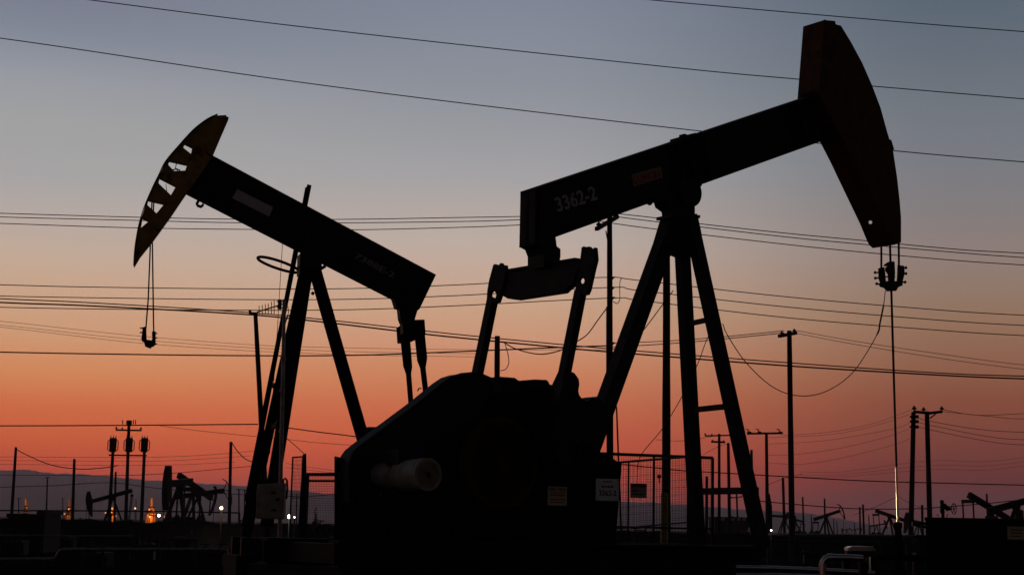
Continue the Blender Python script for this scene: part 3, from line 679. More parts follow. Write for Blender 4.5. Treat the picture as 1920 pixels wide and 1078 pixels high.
rc=plate([(1665,491),(1675,490),(1675.7,504),(1676,510),(1675,527),(1665,527),(1664,514),(1659.5,508),(1659.5,502),(1664,499),(1656,499),(1658,496)],.03,'rod_clamp')
MB().cyl(Q(1658,519),Q(1678,519),.01,8).build('clamp_pin',BLK2,root)
rt=Q(1668.5,450); rb=Q(1684,985); rm_=Q(1680.8,875)
MB().cyl(rt,rm_,.0165,12).build('rod',BLK2,root)
MB().cyl(rm_,rb,.0165,20).build('polished_rod',POLISH,root,smooth=True)
# load cell cable hanging from the carrier to the leg
P3=[Q(1661,545),Q(1657,575)]
pts=cr([(1660,545,0),(1657,570,.0),(1650,605,.03),(1643,630,.08),(1600,697,.22),(1550,733,.38),(1500,742,.52),(1450,726,.68),(1400,681,.82),(1365,630,.93),(1355,607,1)],6)
Yc0=(Matrix.Rotation(N.yaw,3,'Z')@Q(1660,545)).y+N.o.y
legp=(Matrix.Rotation(N.yaw,3,'Z')@onl(GA,GB,.38)).y+N.o.y
w3=[at(p.x,p.y,Yc0+(legp-Yc0)*p.z) for p in pts]
tag(MB().tube(w3,[.0125 if i<18 and i>6 else .0062 for i in range(len(w3))],8).build('signal_cable',WIRE,loc=tuple(w3[0])),'thin signal cable looping from the rod clamp to the tripod leg','cable')
# wellhead under the rod
wl=Matrix.Rotation(N.yaw,3,'Z')@rb+N.o
r=empty('wellhead',(wl.x,wl.y,0),0,'dark stuffing box and wellhead under the bright polished rod','wellhead')
z0=wl.z
MB().tube([(0,0,z0+.05),(0,0,z0+.04),(0,0,z0-.02),(0,0,z0-.04),(0,0,z0-.22),(0,0,z0-.24),(0,0,z0-.3)],[.03,.058,.06,.045,.055,.07,.07],18).build('stuffing_box',MATTE,r)
MB().tube([(0,0,z0-.3),(0,0,z0-.6),(0,0,z0-.62),(0,0,z0-.68),(0,0,z0-.7),(0,0,.3),(0,0,0)],[.055,.055,.11,.11,.07,.07,.12],18).build('tubing_head',MATTE,r)
MB().tube([(-.32,0,z0-.45),(.45,0,z0-.45),(.6,0,z0-.5),(.62,0,0)],.045,12).build('flow_line',MATTE,r)

# ------------------------------------------------------------------ SMALL (second) PUMPJACK
S=Frame(588,480,29,R(16)); root2=empty('pumpjack',S.o,S.yaw,'second pumpjack behind the first, tilted down to the right, with windowed horse head','pumpjack')
n2=S.n; P2=S.p
hb=.13
t0,t1=P2(388,286,-hb),P2(817.7,515,-hb); b0_,b1_=P2(354,362,-hb),P2(792,586,-hb)
wb=MB(); up2=(t0-b0_).normalized(); dr2=(t1-t0).normalized(); up2=Vector((-dr2.z,0,dr2.x)) if dr2.x>0 else up2
quad(t0,t1,t1-up2*.03,t0-up2*.03,-hb,hb,wb)
bl0=P2(350,359.5,-hb); bl1=P2(738,558,-hb)
quad(bl0,bl1,bl1+up2*.03,bl0+up2*.03,-hb,hb,wb)
web=[(398,291),(385,290),(800,508),(812,520),(780,585),(752,580),(736,555),(352,358),(348,350)]
wb.xz([n2(a,b,-.04) for a,b in web],-.04,.04)
wb.xz([n2(a,b,-hb) for a,b in [(817.7,515),(787,579),(783,582),(779,580),(811,513)]],-hb+.002,hb-.002)
beam2=wb.build('walking_beam',BLK,root2)
# cover plates so the beam reads boxed near the tail
bp=MB().xz([n2(a,b,-hb+.03) for a,b in [(420,308),(812,517),(782,579),(752,577),(742,570),(735,553),(400,380),(395,345)]],-hb+.03,-hb+.045).build('side_plate',BLK,beam2)
yl=-hb+.029
MB().xz([n2(445,355,yl),n2(512,389,yl),n2(505,406.5,yl),n2(435,371.5,yl)],yl-.006,yl+.003).build('paint_patch',PATCH,beam2)
a_=P2(666,487,yl);b_=P2(735,521,yl)
text_mesh('lettering','7388E-2',STENCIL2,beam2,P2(664,483.5,yl),P2(733,520,yl)-P2(664,483.5,yl),(0,-1,0),.115,(P2(738,520,yl)-P2(664,483.5,yl)).length,0,.002)
# horse head with windows
out2=[(406,217),(424,216),(425,219),(429,220),(428,226),(414,258),(400,291),(376,327),(350,363),(319,407),(287,451),(262,482),(251,501),(251,494),(253,464),(258,432),(263,410),(272,383),(287,349),(296,331),(309,305),(336,273),(362,245),(387,226)]
hol=[[(346,269),(360,276),(357,289),(342,277)],[(317,301),(350,308.5),(346,320),(325,321),(314,309)],[(298,333),(329,349),(319,366),(296,344)],[(277,375),(307,382),(292,400),(275,384.5)],[(266.5,408.6),(278,414.5),(263,427)]]
hy=-.11; ht=.16
f=lambda x,z,t:Vector((x,hy+ht*t,z))
sh=2.2
h2=holed('horse_head',[n2(a+sh*.6*(1 if a<345 else 0),b,hy) for a,b in out2],[[n2(a+1.4,b,hy) for a,b in h] for h in hol],f,HEADY,root2,ht)
# curved face plate (wider than the cheeks)
arc=cr([(406,217,0),(387,226,0),(362,245,0),(336,273,0),(309,305,0),(296,331,0),(287,349,0),(272,383,0),(263,410,0),(258,432,0),(253,464,0),(251,496,0)],4)
ar=MB(); prev=[]
for p in arc:
    x,z=n2(p.x+1.3,p.y,-.06); prev.append((x,z))
for i in range(len(prev)-1):
    (x0,z0_),(x1,z1)=prev[i],prev[i+1]; dx,dz=x1-x0,z1-z0_; l=math.hypot(dx,dz); nx,nz=dz/l*.016,-dx/l*.016
    ar.xz([(x0,z0_),(x1,z1),(x1+nx,z1+nz),(x0+nx,z0_+nz)],-.15,.12)
ar.build('face_plate',BLK2,h2)
MB().tube([P2(331,306,0),P2(329,315,0),P2(334,322,0)],.008,6).tube([P2(324,319,0),P2(331,317,0),P2(338,320,0)],.012,6).tube([P2(311,345,0),P2(312,355,0),P2(314,364,0)],.006,6).build('loose_strap',BLK2,h2)
# hook
MB().tube([P2(376,370,-.05),P2(372,377,-.05),P2(369,382.5,-.05),P2(371,386,-.05),P2(376.5,388,-.05),P2(380,385.5,-.05),P2(381,382,-.05)],[.03,.025,.026,.028,.028,.026,.014],8).build('hook',BLK2,beam2)
# centre bearing, legs
MB().cyl(P2(586,487,-.25),P2(586,487,-.25)+Vector((0,.5,0)),.17,20).xz([n2(563,475,-.18),n2(570,472,-.18),n2(603,492,-.18),n2(604,506,-.18),n2(600,514,-.18),n2(562,514,-.18)],-.18,.18).build('center_bearing',BLK2,root2)
bb=MB()
for a,b,c_,d_ in ((600,505,610,499),(606,542,612,541),(584,549,589,551)): MB().cyl(P2(a,b,-.15),P2(c_,d_,-.15),.03,8).build('bearing_bolt',BLK2,root2)
def lg(pt,pb,yt,yb,w,h,nm):
    a=P2(*pt,yt); b=P2(*pb,yb); o=MB().bar(a,b,w,h).build(nm,MATTE,root2); return a,b
e1,e2=lg((575,510),(500,985),-.1,-.6,.16,.21,'front_leg')
f1_,f2_=lg((571,505),(462,1005),.12,.62,.16,.16,'front_leg')
lg((590,505),(700,890),0,0,.2,.2,'rear_leg')
for t in (.35,.6,.85): MB().bar(onl(e1,e2,t),onl(f1_,f2_,t),.06,.08,ref=(1,0,0)).build('cross_brace',BLK,root2)
# ladder
la0,la1=P2(580,347,.5),P2(462,940,.85); lb0,lb1=P2(576.5,352,.66),P2(457,985,1.05)
ld=MB().bar(la0,la1,.05,.08).build('ladder',MATTE,root2)
MB().bar(lb0,lb1,.05,.08).build('ladder_rail',MATTE,ld)
for i in range(16):
    t=.04+i*.06; MB().cyl(onl(la0,la1,t),onl(lb0,lb1,t),.014,6).build('rung',BLK,ld)
MB().bar(P2(512,723,.6),P2(524,723,.3),.06,.09).build('ladder_bracket',BLK,ld)
c0=P2(522,496.5,.45); hoop=MB(); hoop.tube([c0+Vector((.385*math.cos(a*math.pi/16),.385*math.sin(a*math.pi/16),-.11*math.cos(a*math.pi/16))) for a in range(32)],.027,8,closed=True); hoop.build('cage_hoop',BLK,ld)
# equalizer + pitmans
xt2=n2(768,620,0)[0]; m2=lambda a,b:S.m(a,b,xt2-.08)
MB().xz([n2(a,b,-.12) for a,b in [(737,555),(783,575),(783,582),(779,595),(777,603),(776,625),(756,625),(755,607),(751,597),(749,578),(744,577)]],-.12,.12).build('equalizer_bearing',BLK2,root2)
MB().yz([m2(a,b) for a,b in [(743,615),(754,608),(775,602),(776,599.5),(792,599),(794,627),(783,634),(776,637),(766,641),(745,644)]],xt2-.08,xt2-.04).build('equalizer',MATTE,root2)
MB().yz([m2(a,b) for a,b in [(749,640),(754,687),(759,701),(763,749),(766,790),(772,790),(769.5,745),(766,700),(768,687),(764.5,640)]],xt2-.06,xt2-.03).build('pitman_arm',MATTE,root2)
MB().yz([m2(a,b) for a,b in [(775.7,635),(780,676),(785.5,690),(790,727),(796,790),(803,790),(797,724),(793,689),(796,671),(791.7,627)]],xt2-.06,xt2-.03).build('pitman_arm',MATTE,root2)
MB().tube([P2(783,733,-.6),P2(785,728,-.6),P2(790,728,-.6)],.012,6).build('lifting_eye',BLK2,root2)
# gearbox, cranks and base hidden largely behind the first machine
MB().xz([n2(690,800,-.3),n2(850,800,-.3),n2(870,1000,-.3),n2(680,1000,-.3)],-.3,.3).build('gearbox',BLK2,root2)
cc=P2(780,850,-.75)
for yy in (-.8,.65):
    MB().bar((cc.x,yy+.05,cc.z),(cc.x+.25,yy+.05,cc.z+.75),.1,.25).build('crank',BLK2,root2)
    MB().cyl((cc.x-.35,yy-.02,cc.z-.5),(cc.x-.35,yy+.2,cc.z-.5),.42,24).build('counterweight',BLK2,root2)
zb=n2(600,1010,-.7)[1]; x0=n2(452,1010,-.7)[0]; x1=n2(905,1010,-.7)[0]
MB().box((x0,-.8,zb-.3),(x1,-.6,zb)).box((x0,.6,zb-.3),(x1,.8,zb)).box((x0+.2,-.6,zb-.25),(x0+.4,.6,zb-.05)).box((x1-.4,-.6,zb-.25),(x1-.2,.6,zb-.05)).build('skid_frame',BLK2,root2)
MB().box((x0-.1,-1,0),(x1+.1,1,zb-.305)).build('plinth',CONC,root2)
# bridle and carrier
xc2=n2(283,560,0)[0]; Q2=lambda a,b:S.q(a,b,xc2)
def tb(pp): return [S.p(a,b,.16) for a,b in pp]
MB().tube(tb([(285,376),(283.5,420),(282,456),(278,560),(273.5,616)]),.013,8).build('bridle_cable',BLK2,root2)
MB().tube(tb([(288.5,378),(286.5,420),(285.7,456),(287.2,560),(288.2,626)]),.013,8).build('bridle_cable',BLK2,root2)
def pl2(pts,nm,y0=.1,y1=.22): return MB().xz([S.n(a,b,y0) for a,b in pts],y0,y1).build(nm,BLK2,root2)
pl2([(271,636),(284.5,638),(291.5,646),(289,648.5),(285,650),(283,652.5),(278,650.5),(273,648.5),(271,642)],'carrier_bar')
k1=pl2([(268,613),(274.5,612),(275,636),(272,641),(267,639),(266,632)],'cable_clamp'); k2=pl2([(285.6,621),(292,621),(292,646),(288,649),(284,640),(286,634)],'cable_clamp')
for kk,pts in ((k1,[(268,615,262.5,615),(268,623,262,623.5),(268,635,264.5,635)]),(k2,[(291,625,295,625),(291,633.5,295,633.5),(291,645,295,645)])):
    bb=MB()
    for a,b,c_,d_ in pts: MB().cyl(S.p(a,b,.16),S.p(c_,d_,.16),.012,8).build('clamp_bolt',BLK2,kk)
tag(MB().tube([at(530,452,28.6),at(527,500,28),at(520,620,27.5),at(513,720,27),at(506,850,26.5)],.0055,5).build('signal_cable',WIRE,loc=tuple(at(530,452,28.6))),'hair thin wire hanging from the second pumpjack beam beside the ladder','cable')

# ------------------------------------------------------------------ antenna mast, junction box
MY=22.5
pb=at(523,1078,MY); mb_=Vector((pb.x,pb.y,0)); r=empty('antenna_mast',mb_,0,'grey steel mast in front of the second pumpjack legs with a small comb antenna','antenna mast')
tp=at(533,562,MY)-mb_; mid=at(528.5,800,MY)-mb_; lo=at(526,905,MY)-mb_
MB().tube([tp,at(532,620,MY)-mb_,mid,lo,at(523,1078,MY)-mb_,Vector((0,0,0))],[.024,.026,.029,.03,.03,.032],14).build('mast_tube',GALV,r,smooth=True)
for y in (672,732,808): 
    p=at(532-(y-600)*.021,y,MY)-mb_; MB().cyl(p-Vector((0,0,.02)),p+Vector((0,0,.02)),.038,12).build('mast_clamp',GALV,r)
A0=at(482,585,MY)-mb_; A1=at(531,570,MY)-mb_
an=MB().bar(A0,A1,.014,.018).build('antenna_boom',GALV,r)
for x,y0,y1 in ((485.8,573,591.7),(491.8,571.7,590.5),(497.6,570.4,589.7),(503,569,589),(509,565.4,589.7),(514,563,589.7)):
    MB().tube([at(x,y0,MY)-mb_,at(x,y1,MY)-mb_],.006,6).build('antenna_rod',BLK2,an)
MB().bar(at(519,565,MY)-mb_,at(532,565,MY)-mb_,.03,.016).bar(at(519,575,MY)-mb_,at(532,578,MY)-mb_,.03,.016).bar(at(525,563,MY)-mb_,at(524,580,MY)-mb_,.05,.05).build('antenna_mount',BLK2,r)
MB().tube([at(535,567,MY)-mb_,at(540,576,MY)-mb_,at(541,586,MY)-mb_,at(537,597,MY)-mb_,at(534,610,MY)-mb_],.006,6).tube([at(533,612,MY)-mb_,at(540,590,MY)-mb_,at(545,592,MY)-mb_],.01,6).build('antenna_lead',WIRE,r)
JY=22.2
j0=at(508,973,JY); r=empty('junction_box',(j0.x,j0.y,j0.z),0,'pale grey junction box with two latches fixed to the antenna mast','junction box')
qd=[(484,908),(532,904.5),(537,945),(531,973),(484,972),(481,940)]
pp=[at(a,b,JY)-j0 for a,b in [(484,907.5),(535,905),(533.5,973),(481.5,972)]]
bx=MB().prism([(v.x,v.z) for v in pp],lambda p:(p[0],-.1,p[1]),lambda p:(p[0],.1,p[1])).build('cabinet',BOXG,r)
bv=bx.modifiers.new('bevel','BEVEL'); bv.width=.008; bv.segments=2
dp=[(v.x*.93,v.z*.93+.012) for v in pp]
dr=MB().prism(dp,lambda p:(p[0],-.112,p[1]),lambda p:(p[0],-.1005,p[1])).build('door',BOXG,r)
for y in (923,956):
    q=at(515,y,JY)-j0; MB().box((q.x-.03,-.13,q.z-.012),(q.x+.03,-.1125,q.z+.012)).cyl((q.x+.02,-.14,q.z),(q.x+.02,-.125,q.z),.014,8).build('latch',BLK2,dr)
q=at(523,936,JY)-j0; MB().cyl((q.x,-.135,q.z),(q.x,-.11,q.z),.022,12).build('lock',BLK2,dr)
MB().tube([at(531,906,JY)-j0,at(531,899,JY)-j0,at(535,896,JY)-j0,at(538,900,JY)-j0,at(539,915,JY)-j0,at(537,935,JY)-j0],.014,8).build('conduit',BLK2,r)

# ------------------------------------------------------------------ mesh guards
def mesh_panel(name,label,c4,Y4,rails,sp,rw,group='wire mesh guard panels',posts=(),mid=()):
    """c4: px corners TL,TR,BR,BL ; Y4 depths left,right"""
    TL,TR,BR,BL=[at(a,b,y) for (a,b),y in zip(c4,(Y4[0],Y4[1],Y4[1],Y4[0]))]
    o=Vector((BL.x,BL.y,0)); BL=Vector((TL.x,TL.y,0.02)); BR=Vector((TR.x,TR.y,.02))
    r=empty(name,o,0,label,'mesh guard',group)
    TL,TR,BR,BL=[v-o for v in (TL,TR,BR,BL)]
    fr=MB().bar(TL,TR,rw,rw,ref=(0,0,1)).bar(TL,BL,rw,rw).bar(TR,BR,rw,rw)
    fr.bar(BL+Vector((0,0,.1)),BR+Vector((0,0,.1)),rw,rw,ref=(0,0,1))
    for t in posts: fr.bar(TL.lerp(TR,t),BL.lerp(BR,t),rw*.8,rw*.8)
    for t in mid: fr.bar(TL.lerp(BL,t),TR.lerp(BR,t),rw*.7,rw*.7,ref=(0,0,1))
    fr.build('frame',BLK2,r)
    L=(TR-TL).length; Hh=(TL-BL).length
    ms=MB(); k=int(L/sp)
    for i in range(1,k): 
        t=i/k; ms.tube([TL.lerp(TR,t),BL.lerp(BR,t)],.0026,4)
    k=int(Hh/sp)
    for i in range(1,k): 
        t=i/k; ms.tube([TL.lerp(BL,t),TR.lerp(BR,t)],.0022,4)
    w=ms.build('wire_mesh',WIRE,r)
    return r
mesh_panel('mesh_guard','long mesh guard behind the tripod legs with a heavy right corner post',[(1127,850),(1336,858),(1336,1020),(1127,1020)],(24.5,25),None,.036,.045,posts=(.47,),mid=(.42,.53))
mesh_panel('mesh_guard','mesh guard panel with rising top rail behind the pale number sign',[(1080,873),(1290,856),(1290,1020),(1080,1020)],(21.5,24.3),None,.1,.03,posts=(.44,),mid=(.38,))
mesh_panel('mesh_guard','mesh guard panel between the open gate and the belt guard',[(577,889),(640,889),(640,1010),(577,1010)],(25,24.5),None,.036,.05,mid=(.045,))
mesh_panel('mesh_guard','narrow upright mesh gate left of the tapering post',[(549,857),(568,856),(568,1010),(549,1010)],(24.6,24.2),None,.055,.022,mid=(.25,))
q=at(573,1030,24.2); b0=Vector((q.x,q.y,0)); r=empty('gate_post',b0,0,'dark post tapering upward beside the narrow mesh gate','gate post')
pp=[at(a,b,24.2)-b0 for a,b in [(568,852),(574,850),(575.5,1060),(555,1060)]]
MB().prism([(v.x,v.z) for v in pp],lambda p:(p[0],-.03,p[1]),lambda p:(p[0],.03,p[1])).build('post_plate',BLK2,r)
MB().bar((pp[2]+pp[3])*.5,((pp[2]+pp[3])*.5).xy.to_3d(),.16,.12).build('foot',BLK2,r)
# bollard
q=at(1246,925,27); MB_=MB().tube([(0,0,q.z+.02),(0,0,q.z),(0,0,0)],[.03,.06,.06],14)
o=MB_.build('bollard',YEL,smooth=True); o.location=(q.x,q.y,0); tag(o,'yellow bollard post inside the mesh guard behind the tripod','bollard')
# small round gauge on mesh
q=at(1236,893,24.6); o=MB().cyl((0,-.03,0),(0,.02,0),.03,12).tube([(0,0,0),(0,0,-.1)],.008,6).build('lock_disc',BLK2); o.location=q; tag(o,'small dark round lock hanging on the mesh guard','lock')

# signs
def sign(px0,py0,px1,py1,Y,yaw,mt,label,lines,post=True,skew=0):
    c=at((px0+px1)/2,(py0+py1)/2,Y); w=(px1-px0)*Y/FPX/math.cos(yaw); h=(py1-py0)*Y/FPX
    r=empty('sign',c,yaw,label,'sign')
    pn=MB().box((-w/2,-.004,-h/2),(w/2,.004,h/2)).build('sign_panel',mt,r)
    b=MB()
    for x in (-w/2+.015,w/2-.015):
        for z in (-h/2+.015,h/2-.015): b.cyl((x,-.008,z),(x,-.004,z),.006,6)
    b.build('bolt',GALV,r)
    for t in lines:
        kind=t[0]
        if kind=='T':
            _,txt,x0,x1,z0,z1,m_=t
            text_mesh('lettering',txt,m_,r,(-w/2+x0*w,-.0045,-h/2+z0*h),(1,0,0),(0,-1,0),(z1-z0)*h,(x1-x0)*w)
        elif kind=='B':
            _,x0,x1,z0,z1,m_=t
            mm=MB(); random.seed(int(z0*1000)); x=x0
            while x<x1:
                ww=random.uniform(.03,.1); mm.box((-w/2+x*w,-.0062,-h/2+z0*h),(-w/2+min(x1,x+ww)*w,-.0045,-h/2+z1*h)); x+=ww+.025
            mm.build('small_print',m_,r)
        elif kind=='H':
            _,x0,x1,z0,z1,m_=t
            MB().box((-w/2+x0*w,-.0065,-h/2+z0*h),(-w/2+x1*w,-.0042,-h/2+z1*h)).build('header_band',m_,r)
    return r
sign(1027,912,1063,947,17.2,R(10),SIGNY,'small yellowed notice below the cranks with black heading and red lines',[('T','NEW WELL',.06,.94,.78,.95,INK),('B',.1,.9,.64,.7,REDINK),('B',.12,.88,.5,.58,REDINK),('B',.1,.9,.28,.36,REDINK),('B',.15,.85,.14,.2,REDINK)])
sign(1117,897.5,1160,938,18.2,R(12),SIGNW,'white well number sign hanging left of the mesh guard',[('T','3362-2',.14,.9,.22,.48,INK),('B',.3,.7,.84,.9,INK),('B',.25,.75,.6,.68,INK)])
sign(1182,906.5,1212.5,932.5,23.8,R(14),SIGNY,'small dark notice with dark red band wired on the mesh guard',[('H',.0,1,.75,1,REDINK),('B',.1,.5,.45,.55,INK),('B',.1,.85,.2,.3,INK)])
sign(1889,987,1924,1010.5,17.5,R(5),SIGNY,'pale sign cut by the right edge on the dark equipment box',[('B',.15,.8,.7,.8,INK),('B',.15,.8,.45,.55,INK),('B',.15,.75,.2,.3,INK)])

# ------------------------------------------------------------------ right foreground: equipment box, valve, pipes
q0=at(1742,970,18.5); q1=at(1960,974,18.5); b0=Vector((q0.x,q0.y,0)); r=empty('equipment_box',b0,R(-17),'long black equipment box at the lower right edge','equipment box')
w=(q1-q0).length; h=q0.z
bx=MB().box((-.02,-.45,.15),(w,1.2,h-.04)).build('housing',BLK2,r)
MB().box((-.03,-.47,h-.038),(w+.04,1.22,h)).build('lid',BLK2,r)
mm=MB()
for i in range(6): mm.box((.05+i*w/6,-.475,.2),(.09+i*w/6,-.4505,h-.1))
mm.build('rib',BLK2,r)
MB().box((0,-.4,0),(.15,1.1,.147)).box((w-.2,-.4,0),(w-.05,1.1,.147)).build('foot',BLK2,r)
q=at(1768,972,19.2); b0=Vector((q.x,q.y,0)); r=empty('gate_valve',b0,0,'wellhead gate valve with spoked hand wheel left of the equipment box','valve')
k=19.2/FPX
def L_(a,b): v=at(a,b,19.2)-b0; return v
bd=MB(); bd.tube([L_(1766,937),L_(1766,938),L_(1766,944),L_(1766,945),L_(1766,950),L_(1767,960),L_(1768,963),L_(1768,970),L_(1768,971),L_(1768,975),L_(1769,1060)],[3*k,3.6*k,3.6*k,2.6*k,4*k,4.5*k,3*k,3*k,9*k,9*k,7*k],16)
bd.tube([L_(1764,953),L_(1772,948.5),L_(1776,953),L_(1784,954)],[5*k,5.5*k,5*k,2*k],14)
bd.build('valve_body',BLK2,r)
wc=L_(1788.5,953.5); R1=10*k
wh=MB(); ax=Vector((.75,-.66,0)); s1=Vector((.66,.75,0)); 
wh.tube([wc+s1*(R1*math.cos(t*math.pi/14))+Vector((0,0,R1*math.sin(t*math.pi/14))) for t in range(28)],.75*k,7,closed=True)
for i in range(5):
    t=i*2*math.pi/5+.3; wh.tube([wc,wc+s1*(R1*math.cos(t))+Vector((0,0,R1*math.sin(t)))],.6*k,6)
wh.sph(wc,1.8*k,6).build('hand_wheel',BLK2,r)
MB().tube([L_(1759,968),L_(1759,966),L_(1758,963)],.8*k,6).tube([L_(1775,970),L_(1776,965),L_(1777,963)],.8*k,6).build('flange_bolt',BLK2,r)
MB().tube([L_(1768,985),L_(1740,981),L_(1716,981)],[3*k,3*k,3*k],12).tube([L_(1768,1000),L_(1745,990),L_(1714,984)],[2.3*k,2*k,2*k],10).tube([L_(1714,978),L_(1714,986)],4*k,12).build('side_pipe',BLK2,r)
MB().tube([L_(1768,1000),L_(1785,1003),L_(1800,1003)],[4*k,4*k,4*k],12).build('outlet_pipe',BLK2,r)

def pipe(name,label,pts,Y,dpx,mt,group=None,Yb=None,joints=()):
    P_=[at(a,b,Y if Yb is None else Y+(Yb-Y)*i/(len(pts)-1)) for i,(a,b) in enumerate(pts)]
    b0=P_[0].copy(); b0.z=0
    r=empty(name,b0,0,label,'pipe',group)
    rr_=dpx/2*Y/FPX
    MB().tube([p-b0 for p in P_],rr_,18).build('pipe_run',mt,r,smooth=True)
    for i in joints:
        d=(P_[min(i+1,len(P_)-1)]-P_[max(i-1,0)]).normalized(); c_=P_[i]-b0
        MB().cyl(c_-d*.03,c_+d*.03,rr_*1.12,18).build('band',mt,r)
    # supports
    for i in (0,len(P_)-1):
        c_=P_[i]-b0
        if c_.z>.15: MB().box((c_.x-.04,c_.y-.05,0),(c_.x+.04,c_.y+.05,c_.z-rr_*.9)).build('pipe_support',BLK2,r)
    return r
PG='insulated pipes beside the large pumpjack plinth'
pipe('pipeline','bright low insulated pipe running right from the plinth corner',[(1380,1063),(1456,1064.5),(1520,1067),(1583,1070.5),(1640,1074)],19,8.5,JACKET,PG,joints=(2,))
pipe('pipeline','second insulated pipe lying just below the bright low pipe',[(1380,1076),(1456,1076),(1540,1079),(1600,1083)],18.6,5,JACKET,PG)
pipe('pipeline','insulated pipe bending down in an elbow at the bottom right',[(1542,1120),(1542,1085),(1542,1062),(1543.5,1052),(1548,1046.5),(1556,1044),(1590,1044.5),(1618,1046)],17.5,12,JACKET,PG,joints=(2,5))
pipe('pipeline','short thick pale pipe above the elbow pipe at the bottom right',[(1586,1033),(1610,1032),(1637,1034)],20,19,JACKETD,PG)
o=MB().prism([(0,0),(.33,0),(.33,.03),(.27,.05),(.05,.05),(0,.03)],lambda p:(p[0],-.14,p[1]),lambda p:(p[0],.1,p[1])).build('pipe_cap',JACKET); o.location=at(1586,1031,19.7); tag(o,'bright sheet metal cap lying on the short thick pipe','pipe cap')
PL='dull pipes on the ground at the lower left'
pipe('pipeline','dull pipe stepping up from the left edge across the lower left',[(-80,1049),(0,1048.5),(60,1048),(98,1048),(105,1045),(108,1038),(112,1032),(122,1030),(180,1030),(300,1030),(415,1030),(424,1032),(427,1040),(422,1075),(420,1110)],38,6.5,JACKETD,PL,joints=(3,7,10))
pipe('pipeline','short dull pipe just left of the second pumpjack base',[(430,1043),(457,1043)],34,4,JACKETD,PL)
pipe('pipeline','thin dull pipe crossing the dark ground above the stepped pipe',[(-80,1003),(30,1003),(160,1004),(260,1004)],60,2.4,JACKETD,PL)
pipe('pipeline','elevated dark pipe crossing the foot of the hills at the left edge',[(-150,957),(0,956.5),(160,957),(320,958.5),(450,961)],150,2.6,FARSTEEL,PL)
pipe('pipeline','long low pipe along the far edge of the field at right',[(1440,1001),(1600,1003.5),(1720,1005),(1800,1006)],95,5,JACKETD,'far pipes')
pipe('pipeline','dark pipe crossing the field below the far pumpjacks at right',[(1440,1014),(1600,1016),(1700,1017)],70,4,BLK2,'far pipes')

# dark box and shed like equipment at left edge
def crate(name,label,cat,a,b,c_,d_,Y,dep,mt):
    p=at(a,b,Y); q=at(c_,b,Y); b0=Vector((p.x,p.y,0)); r=empty(name,b0,0,label,cat); w=(q-p).x; h=p.z
    MB().box((0,0,0),(w,dep,h*.9)).build('body',mt,r); MB().box((-.05,-.05,h*.901),(w+.05,dep+.05,h)).build('roof',mt,r)
    MB().box((w*.1,-.03,0),(w*.3,-.001,h*.75)).build('door',mt,r)
    return r
crate('equipment_shed','low black shed in front of the hills near the left edge','shed',15,962,72,0,70,2.5,FARSTEEL)
crate('equipment_shed','small black shed joined to the right of the low shed','shed',72,956,85,0,69,2.5,FARSTEEL)
crate('storage_tank','low dark building with pale panels seen between the tripod legs','building',1340,968,1402,0,210,6,FARSTEEL)
r=bpy.data.objects['storage_tank']; 
r.name='equipment_building'
for i,x in enumerate((1356,1375,1386,1396)):
    p=at(x,973,209.5)-r.location; k=209.5/FPX; MB().box((p.x-3*k,-.4,p.z-2.5*k),(p.x+3*k,-.06,p.z+2.5*k)).build('panel',TANK,r)

# shrubs and low clutter
def shrub(px,py,Y,wp,hp,label):
    p=at(px,py,Y); b=Vector((p.x,p.y,0)); k=Y/FPX; r=empty('shrub',b,0,label,'shrub','low dusty shrubs')
    random.seed(int(px)); m_=MB(); st=MB(); H_=p.z+hp*k*.1
    for i in range(260):
        a=random.uniform(0,6.28); rr_=random.random()**.6*wp*k/2; z=H_*random.uniform(.05,1)*(1-.5*(rr_/(wp*k/2))**2)
        c=Vector((rr_*math.cos(a),rr_*math.sin(a),z)); s_=.04*Y/60*random.uniform(.6,1.5); u=Vector((random.uniform(-1,1),random.uniform(-1,1),random.uniform(-1,1))).normalized()*s_; v=u.orthogonal().normalized()*s_*.5
        m_.add([c-u,c+v,c+u,c-v],[(0,1,2,3)])
    for i in range(7):
        a=random.uniform(0,6.28); st.tube([(0,0,0),(wp*k*.3*math.cos(a),wp*k*.3*math.sin(a),H_*.8)],[.03,.008],5)
    m_.build('foliage',SHRUB,r); st.build('stem',FARWOOD,r)
for a in [(108,966,110,22,6,'low shrub left of the second far left pole'),(150,968,120,14,4,'low shrub right of the second far left pole'),(452,972,100,24,8,'shrub at the foot of the second pumpjack ladder'),(592,950,140,10,5,'small shrub seen through the mesh panel left of the belt guard'),(1500,985,160,14,12,'small shrub right of the slim pole')]:
    shrub(*a)

